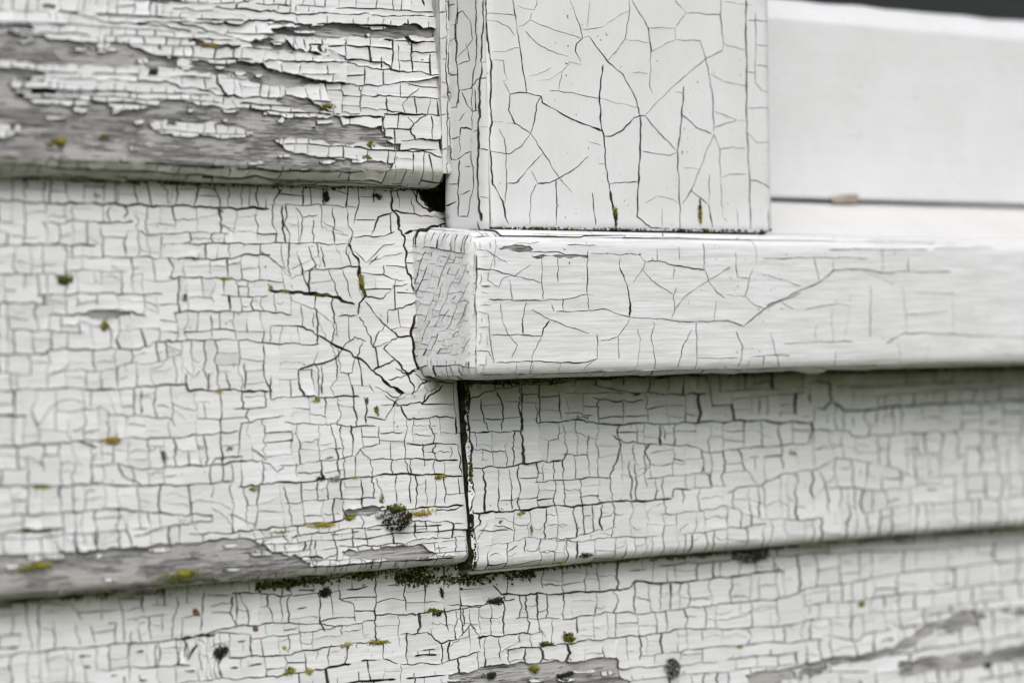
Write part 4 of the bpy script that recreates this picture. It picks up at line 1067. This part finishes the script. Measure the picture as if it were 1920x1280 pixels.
Gm, Gl, Gd = 'small moss tufts on the paint', 'lichen spots on the paint', 'dark specks on the paint'
C_ = [
 ('moss_tuft', 'M', 120, 522, 20, 18, ['dark', 'green', 'yellow'], 'small olive moss tuft on the middle clapboard, near the left edge of the view', 'moss', Gm),
 ('lichen_patch', 'M', 207, 826, 24, 16, ['dark', 'orange', 'orange'], 'orange lichen spot with its shadow painted as a dark foot on the middle clapboard, lower left', 'lichen', Gl),  # dark lobes at the bottom stand for the spot's shadow
 ('moss_tuft', 'M', 196, 610, 11, 20, ['green', 'yellow'], 'yellow-green moss speck under the small bare streak of the middle clapboard', 'moss', Gm),
 ('moss_tuft', 'U', 612, 201, 28, 16, ['dark', 'green', 'yellow'], 'green moss tuft at the upper rim of the widest bare streak on the upper clapboard', 'moss', Gm),
 ('moss_tuft', 'U', 586, 184, 16, 7, ['green', 'yellow'], 'flat green moss dab just up and left of the bigger tuft on the upper clapboard', 'moss', Gm),
 ('moss_tuft', 'U', 694, 272, 16, 12, ['dark', 'green', 'yellow'], 'dark green moss tuft on the flake island near the lower edge of the upper clapboard', 'moss', Gm),
 ('moss_tuft', 'U', 687, 295, 18, 9, ['green'], 'flat olive moss patch at the lower arris of the upper clapboard', 'moss', Gm),
 ('lichen_patch', 'U', 768, 76, 16, 5, ['orange'], 'thin orange lichen line near the upper right end of the upper clapboard', 'lichen', Gl),
 ('moss_tuft', 'U', 296, 88, 10, 11, ['green', 'yellow'], 'tiny green moss tuft on a flake above the upper bare streak', 'moss', Gm),
 ('lichen_patch', 'U', 395, 86, 22, 6, ['yellow', 'orange'], 'yellowish lichen smear in the narrow bare strip of the upper clapboard', 'lichen', Gl),
 ('moss_tuft', 'U', 457, 90, 14, 5, ['yellow'], 'small yellow moss line right of the yellowish smear on the upper clapboard', 'moss', Gm),
 ('moss_tuft', 'U', 645, 84, 7, 14, ['yellow', 'green'], 'short upright yellow moss streak in a crack, upper clapboard right half', 'moss', Gm),
 ('moss_tuft', 'U', 103, 267, 26, 15, ['green', 'yellow'], 'blurred green moss blot on bare wood at the lower left of the upper clapboard', 'moss', Gm),
 ('moss_tuft', 'U', 196, 256, 14, 8, ['green'], 'faint green moss dab on bare wood right of the blurred blot', 'moss', Gm),
 ('black_lichen', 'U', 318, 231, 18, 10, ['dark'], 'black lichen crumb on the flake island of the upper clapboard', 'lichen', Gd),
 ('moss_cushion', 'M', 738, 970, 42, 40, ['dark', 'dark', 'dark', 'green'], 'round blackish green moss cushion in the lowest crack of the middle clapboard', 'moss', None),
 ('moss_tuft', 'M', 742, 953, 34, 10, ['green', 'yellow'], 'yellow-green fringe crowning the blackish moss cushion', 'moss', None),
 ('lichen_patch', 'M', 706, 966, 15, 14, ['grey', 'pale'], 'pale grey leafy lichen left of the blackish moss cushion', 'lichen', None),
 ('lichen_patch', 'M', 789, 962, 38, 14, ['orange', 'yellow'], 'orange lichen patch right of the blackish moss cushion', 'lichen', None),
 ('lichen_patch', 'M', 592, 984, 42, 11, ['orange', 'yellow', 'green'], 'golden lichen band in the lowest crack, well left of the moss cushion', 'lichen', Gl),
 ('moss_tuft', 'M', 655, 968, 20, 10, ['yellow', 'green'], 'yellow-green moss tuft in the small bare patch left of the pale lichen', 'moss', Gm),
 ('moss_tuft', 'M', 519, 998, 34, 5, ['yellow', 'green'], 'thin yellow moss line along the lower bare edge of the middle clapboard', 'moss', Gm),
 ('lichen_patch', 'M', 624, 897, 20, 14, ['grey', 'grey', 'green'], 'grey leafy lichen rosette on the long crack above the golden band', 'lichen', Gl),
 ('black_lichen', 'M', 600, 896, 12, 9, ['dark'], 'black lichen knot touching the grey rosette on its left', 'lichen', Gd),
 ('moss_tuft', 'M', 662, 896, 28, 5, ['green', 'yellow'], 'thin green moss seam in the long crack right of the grey rosette', 'moss', Gm),
 ('moss_tuft', 'M', 824, 894, 22, 8, ['green', 'yellow'], 'olive moss tuft at the right end of the long crack of the middle clapboard', 'moss', Gm),
 ('moss_tuft', 'M', 714, 935, 7, 20, ['green'], 'upright green moss thread above the moss cushion', 'moss', Gm),
 ('moss_tuft', 'M', 474, 916, 14, 9, ['green', 'yellow'], 'small green moss tuft below the long crack near the centre of the middle clapboard', 'moss', Gm),
 ('moss_tuft', 'M', 616, 858, 14, 5, ['yellow', 'green'], 'tiny yellow-green moss fleck above the grey rosette', 'moss', Gm),
 ('moss_tuft', 'M', 704, 770, 8, 22, ['green'], 'upright green moss streak under the crumpled paint by the sill end', 'moss', Gm),
 ('moss_tuft', 'M', 686, 752, 8, 15, ['green', 'dark'], 'short green moss fleck just left of the upright moss streak', 'moss', Gm),
 ('moss_tuft', 'M', 592, 750, 12, 8, ['yellow', 'green'], 'small yellow-green moss tuft at mid height of the middle clapboard', 'moss', Gm),
 ('moss_tuft', 'M', 408, 732, 13, 6, ['yellow'], 'faint yellow moss fleck below a row of cracks, centre left', 'moss', Gm),
 ('moss_tuft', 'M', 422, 523, 20, 6, ['green', 'yellow'], 'flat green moss fleck in a level crack, upper half of the middle clapboard', 'moss', Gm),
 ('moss_tuft', 'M', 505, 538, 8, 14, ['yellow', 'green'], 'upright yellow moss fleck at the start of the open mossy crack', 'moss', Gm),
 ('moss_tuft', 'M', 531, 547, 15, 6, ['yellow', 'green'], 'yellow moss dot in the open mossy crack', 'moss', Gm),
 ('moss_tuft', 'M', 612, 553, 36, 5, ['green'], 'long green moss seam inside the open mossy crack', 'moss', Gm),
 ('moss_tuft', 'M', 676, 532, 8, 36, ['green', 'yellow'], 'upright green moss seam in the crack facing the sill end', 'moss', Gm),
 ('moss_tuft', 'M', 343, 558, 9, 14, ['green', 'dark'], 'brownish moss fleck on the middle clapboard left of the mossy crack', 'moss', Gm),
 ('moss_tuft', 'M', 303, 852, 6, 26, ['dark', 'green'], 'dark green streak in an upright crack right of the orange spot', 'moss', Gm),
 ('moss_tuft', 'M', 72, 914, 34, 7, ['yellow', 'green'], 'blurred yellow moss line under a crack at the left edge of the view', 'moss', Gm),
 ('moss_tuft', 'M', 74, 994, 60, 8, ['dark', 'green'], 'dark mossy slot in the paint at the lower left of the middle clapboard', 'moss', Gm),
 ('moss_tuft', 'M', 70, 1062, 40, 12, ['green', 'yellow'], 'blurred green moss on the bare lower edge, far left', 'moss', Gm),
 ('moss_tuft', 'M', 330, 1078, 80, 26, ['green', 'yellow'], 'large green moss growth on the lower arris of the middle clapboard', 'moss', None),
 ('lichen_patch', 'M', 428, 843, 11, 8, ['dark', 'brown'], 'brown-black speck on the middle clapboard above the grey rosette', 'speck', Gd),
 ('lichen_patch', 'M', 180, 367, 8, 9, ['orange', 'brown'], 'single rust-coloured dot near the top of the middle clapboard', 'speck', Gl),
 ('black_lichen', 'M', 610, 369, 13, 24, ['dark'], 'black irregular spot near the top of the middle clapboard', 'lichen', Gd),
 ('black_lichen', 'M', 412, 396, 9, 7, ['dark', 'brown'], 'small round black dot under the first crack of the middle clapboard', 'lichen', Gd),
 ('black_lichen', 'M', 706, 370, 14, 14, ['dark'], 'scatter of black dots left of the hole by the casing', 'lichen', Gd),
 ('moss_tuft', 'B', 810, 1148, 26, 17, ['dark', 'green'], 'green moss tuft on the lowest clapboard below the board joint', 'moss', Gm),
 ('black_lichen', 'B', 605, 1107, 22, 19, ['dark'], 'round black lichen spot near the top of the lowest clapboard', 'lichen', Gd),
 ('black_lichen', 'B', 413, 1220, 18, 32, ['dark'], 'ragged black lichen on the lowest clapboard, left of centre', 'lichen', Gd),
 ('moss_tuft', 'B', 540, 1258, 18, 15, ['yellow', 'green'], 'yellow-green moss tuft on the bottom crack, left one of a pair', 'moss', Gm),
 ('lichen_patch', 'B', 577, 1258, 16, 12, ['orange', 'yellow'], 'orange lichen dot on the bottom crack, right one of the pair', 'lichen', Gl),
 ('moss_tuft', 'B', 706, 1203, 40, 9, ['green', 'yellow'], 'long green moss streak on a crack of the lowest clapboard', 'moss', Gm),
 ('moss_tuft', 'B', 646, 1209, 16, 9, ['green', 'yellow'], 'small moss tuft left of the long green streak on the lowest clapboard', 'moss', Gm),
 ('moss_tuft', 'B', 1020, 1206, 30, 14, ['dark', 'green'], 'olive moss leaf on the lowest clapboard, left of the yellow-tipped one', 'moss', Gm),
 ('moss_tuft', 'B', 1064, 1196, 20, 24, ['yellow', 'green', 'dark'], 'dark moss leaf with a yellow tip on the lowest clapboard', 'moss', Gm),
 ('moss_tuft', 'B', 1000, 1252, 18, 14, ['green', 'yellow'], 'green moss tuft on the bare strip at the bottom of the view', 'moss', Gm),
 ('black_lichen', 'B', 916, 1266, 24, 12, ['dark'], 'black lichen lump on the bare strip at the bottom of the view', 'lichen', Gd),
 ('black_lichen', 'B', 1062, 1264, 36, 12, ['dark'], 'broken black lichen crumbs right of the lump on the bare strip', 'lichen', Gd),
 ('black_lichen', 'B', 922, 1126, 34, 14, ['dark'], 'black ragged lichen on a crack just right below the board joint', 'lichen', Gd),
 ('black_lichen', 'B', 825, 1110, 9, 26, ['dark'], 'upright dark stain streak below the left board end', 'lichen', Gd),
 ('lichen_patch', 'B', 533, 1214, 8, 8, ['yellow'], 'pale yellow lichen dot in the middle of a flake, lowest clapboard', 'lichen', Gl),
 ('moss_tuft', 'B', 1617, 1131, 22, 12, ['green', 'yellow'], 'blurred olive moss dot on the lowest clapboard, right part', 'moss', Gm),
 ('moss_tuft', 'B', 1387, 1212, 18, 7, ['green', 'orange'], 'small moss dash on a lower crack right of the branching lichen', 'moss', Gm),
 ('lichen_patch', 'B', 1304, 1216, 10, 5, ['yellow'], 'tiny yellow dash on the same crack, above the branching lichen', 'lichen', Gl),
 ('moss_tuft', 'B', 1318, 1262, 30, 4, ['yellow', 'green'], 'thin yellow line right of the branching grey lichen', 'moss', Gm),
 ('black_lichen', 'B', 1852, 1246, 16, 14, ['dark'], 'blurred black dot near the lower right corner', 'lichen', Gd),
 ('lichen_patch', 'R', 1485, 848, 16, 14, ['yellow', 'pale'], 'blurred yellow lichen dot on the short clapboard under the sill', 'lichen', Gl),
 ('black_lichen', 'R', 1194, 734, 24, 16, ['dark'], 'dark blot in the shade close under the sill', 'lichen', Gd),
 ('moss_tuft', 'R', 975, 962, 14, 10, ['yellow', 'green'], 'yellow-green moss speck in the deep crack right of the board joint', 'moss', Gm),
 ('moss_tuft', 'R', 994, 990, 5, 22, ['green'], 'upright green moss thread low on the short clapboard', 'moss', Gm),
 ('moss_tuft', 'R', 935, 978, 7, 7, ['dark'], 'small dark green dot beside the board joint, low on the short clapboard', 'moss', Gm),
 ('lichen_patch', 'R', 1060, 1054, 26, 8, ['yellow', 'green'], 'yellow lichen on the lower arris of the short clapboard', 'lichen', Gl),
 ('black_lichen', 'R', 1095, 1040, 26, 9, ['dark'], 'black crumbs on the lower arris right of the yellow lichen', 'lichen', Gd),
 ('moss_cushion', 'B', 1403, 1038, 66, 30, ['dark', 'dark', 'green'], 'large blackish moss lump hanging in the seam under the short clapboard', 'moss', None),
 ('moss_tuft', 'C', 1310, 392, 8, 46, ['yellow', 'dark'], 'brownish moss in the cleft at the foot of the casing, right of centre', 'moss', Gm),
 ('moss_tuft', 'C', 1152, 400, 7, 40, ['dark', 'yellow'], 'dark moss in the wide cleft at the foot of the casing', 'moss', Gm),
]
for nm, wh, x, y, w, h, kinds, lab, cat, gp in C_:
    clump(nm, wh, x, y, w, h, kinds, lab, cat, group=gp, rise=.35 if nm != 'moss_cushion' else .95, dens=.9 if w*h < 500 else .55)

# branching grey lichen
def branching(where, x, y, size, label):
    tim, ax, val = FACE[where]; P0, nr = surf(tim, ax, val, x, y)
    u_ = np.array([1., 0, 0]); u_ -= nr*(u_ @ nr); u_ /= np.linalg.norm(u_); v_ = np.cross(u_, nr)
    V, F = [], []
    def seg(a, b, r0, r1):
        d = b-a; d = d/np.linalg.norm(d); s1 = np.cross(d, nr+.02*u_); s1 /= np.linalg.norm(s1); s2 = np.cross(d, s1); k = len(V)
        for p, r in ((a, r0), (b, r1)):
            for i in range(5):
                t = i*2*math.pi/5; V.append(p+s1*math.cos(t)*r+s2*math.sin(t)*r)
        F.extend((k+i, k+(i+1) % 5, k+5+(i+1) % 5, k+5+i) for i in range(5)); F.append(tuple(range(k+5, k+10)))
    def grow(p, d, l, r, dep):
        q = p+d*l; seg(p, q, r, r*1.05 if dep == 0 else r*.8)
        if dep:
            for _ in range(3 if dep > 1 else 2):
                e = d+u_*rng.gauss(0, .55)+v_*rng.gauss(0, .55)+nr*rng.gauss(.05, .25); e /= np.linalg.norm(e); grow(q, e, l*.72, r*.82, dep-1)
    s = size*.000146
    for i in range(9):
        a = i*.7+rng.uniform(-.2, .2); d = u_*math.cos(a)+v_*math.sin(a)+nr*rng.uniform(.25, .8); d /= np.linalg.norm(d)
        grow(P0, d, s*.2, .00032, 3)
    tag(make('branching_lichen', V, F, [GM['grey'], GM['dark']], None, [0 if rng.random() < .45 else 1 for _ in F], False, origin=tuple(P0)), label, 'lichen')
branching('B', 1256, 1252, 44, 'shrubby dark grey branching lichen at the bottom of the view')

# seed husks
def husk(x, y, w, h, rot, label):
    P0, nr = surf(tB, 1, 0., x, y, .0004)
    u_ = np.array([1., 0, 0]); v_ = np.cross(u_, nr); v_ = v_ if v_[2] > 0 else -v_
    V, F = [], []; nu, nv = 8, 6
    for side in (1, -1):
        k = len(V)
        for i in range(nu+1):
            for j in range(nv+1):
                a, b = i/nu, j/nv*2-1; wd = math.sin(math.pi*min(1, a**.7))*.5+.02; px, py = (a-.5)*w, b*wd*h
                zz = (1-b*b)*.18*h*wd*2+(.00006/.000146)*side; px, py = px*math.cos(rot)-py*math.sin(rot), px*math.sin(rot)+py*math.cos(rot)
                V.append(P0+(u_*px+v_*py+nr*zz)*.000146)
        for i in range(nu):
            for j in range(nv):
                a = k+i*(nv+1)+j; q = (a, a+1, a+nv+2, a+nv+1); F.append(q if side > 0 else q[::-1])
    tag(make('seed_husk', V, F, [GM['brown']], None, smooth=True, origin=tuple(P0)), label, 'seed husk', 'brown seed husks on the lowest clapboard')
husk(367, 1148, 24, 15, -.7, 'reddish brown seed husk lying on the lowest clapboard, the larger of two')
husk(478, 1177, 13, 12, 1.3, 'small dark brown seed husk on the lowest clapboard, the lesser of two')

# moss along the seams: nobody could count it; dark lobes also paint in seam shadow
def seam(name, where, pts, wid, n, kinds, label, lift=.0006):
    tim, ax, val = FACE[where]; V, F, mi = [], [], []; k0 = 0
    pts = resample(pts, 3, .3, rng); dens = [mnoise.noise(Vector((p[0]*.02, p[1]*.02, wid)))+.35 for p in pts]
    f = tim.px(ax, val)
    pick = []
    while len(pick) < n:
        i = rng.randrange(len(pts))
        if rng.random() < max(.06, dens[i]*1.4): pick.append((pts[i][0]+rng.uniform(-2, 2), pts[i][1]+rng.gauss(0, wid*.4)))
    W3 = tim.map(f(np.array(pick)), np.array([rng.uniform(0, lift) for _ in pick]))
    for c in W3:
        r = rng.uniform(.00008, .00040)**1.; X = ICO_V*r*np.array([[rng.uniform(.6, 1.5)] for _ in range(12)])
        V.append(c+X); F += [tuple(i+k0 for i in q) for q in ICO_F]; k0 += 12; mi += [rng.choice(range(len(kinds)))]*20
    o = make(name, np.concatenate(V), F, [GM[k] for k in kinds], None, mi, False, origin=tuple(W3[0]))
    return tag(o, label, 'moss', None, 'stuff')
seam('seam_moss', 'B', [(-100, 1131), (0, 1124), (480, 1100), (750, 1071), (866, 1064)], 9, 4200, ['dark', 'green', 'green', 'dark'], 'dark green moss crust in the seam under the middle clapboard')
seam('seam_moss', 'B', [(880, 1076), (1400, 1030), (1920, 984), (2100, 968)], 7, 3600, ['dark', 'green', 'green'], 'olive moss crust in the seam under the short clapboard')
seam('seam_moss', 'M', [(-100, 331), (0, 334), (400, 344), (825, 354)], 5, 1500, ['dark', 'dark', 'green'], 'thin dark line of moss and added shadow in the seam under the upper clapboard')
seam('seam_moss', 'R', [(870, 720), (1400, 703), (1920, 688), (2100, 684)], 8, 1500, ['dark', 'green'], 'dark algae crust in the corner under the window sill')
seam('foot_crust', 'C', [(925, 431), (1100, 431), (1300, 433), (1452, 434)], 3, 420, ['dark', 'green', 'pale', 'dark'], 'thin mossy crumbs along the foot of the window casing', .0006)
seam('joint_moss', 'R', [(873, 722), (877, 800), (881, 900), (886, 1000), (892, 1066)], 5, 600, ['dark', 'green', 'dark'], 'mossy crumbs filling the upright joint between the two clapboards', .0004)
seam('joint_moss', 'B', [(740, 1082), (800, 1086), (880, 1086), (940, 1082), (1000, 1072)], 14, 1300, ['dark', 'dark', 'dark', 'green'], 'black mossy dirt in the corner below the upright joint', .001)

# curled scraps of paint hanging at the broken corner and at the sill end
def scrap(tim, ax, val, pts, lift, label):
    """pts: outline in picture px, lifted off the wood by lift(mm) per vertex"""
    f = tim.px(ax, val); n = len(pts); c = (sum(p[0] for p in pts)/n, sum(p[1] for p in pts)/n)
    P2 = list(pts)+[((p[0]+c[0])/2, (p[1]+c[1])/2) for p in pts]+[c]
    ml = sum(lift)/n; off = [l*MM for l in lift]+[(l*.35+ml*.4)*MM for l in lift]+[ml*.55*MM]
    top = tim.map(f(np.array(P2)), np.array(off)); bot = tim.map(f(np.array(P2)), np.array(off)-.00022)
    m = 2*n+1; V = np.concatenate([top, bot]); F = []
    for i in range(n):
        j = (i+1) % n; F += [(i, j, n+j, n+i), (n+i, n+j, 2*n), (m+j, m+i, m+n+i, m+n+j), (m+n+j, m+n+i, m+2*n), (j, i, m+i, m+j)]
    o = make('paint_scrap', V, F, [M_PAINT], None, None, True, dict(var=[.15]*len(V), damp_shade=[.18]*len(V)), origin=tuple(top[-1]))
    tag(o, label, 'paint scrap', 'curled scraps of loose paint')
scrap(tM, 1, 0., [(800, 402), (815, 407), (834, 414), (845, 398), (838, 392), (826, 400), (812, 396)], [.2, .3, .4, 1.6, 1.8, 1., .5], 'curled pale scrap of paint at the bottom of the broken hole beside the casing')
scrap(tM, 1, 0., [(775, 738), (790, 722), (812, 712), (822, 722), (805, 735), (786, 748)], [.1, .5, .8, .9, .5, .2], 'crumpled paint scrap curling out just below the end of the sill')
scrap(tM, 1, 0., [(742, 748), (760, 735), (778, 742), (770, 752), (752, 756)], [.1, .4, .5, .3, .1], 'small crumpled paint scrap left of the one below the sill end')
print('TRIS', sum(sum(len(p.vertices)-2 for p in o.data.polygons) for o in bpy.data.objects if o.type == 'MESH'))
print('objects', len(bpy.data.objects), 'tris', sum(len(o.data.polygons) for o in bpy.data.objects if o.type == 'MESH'))
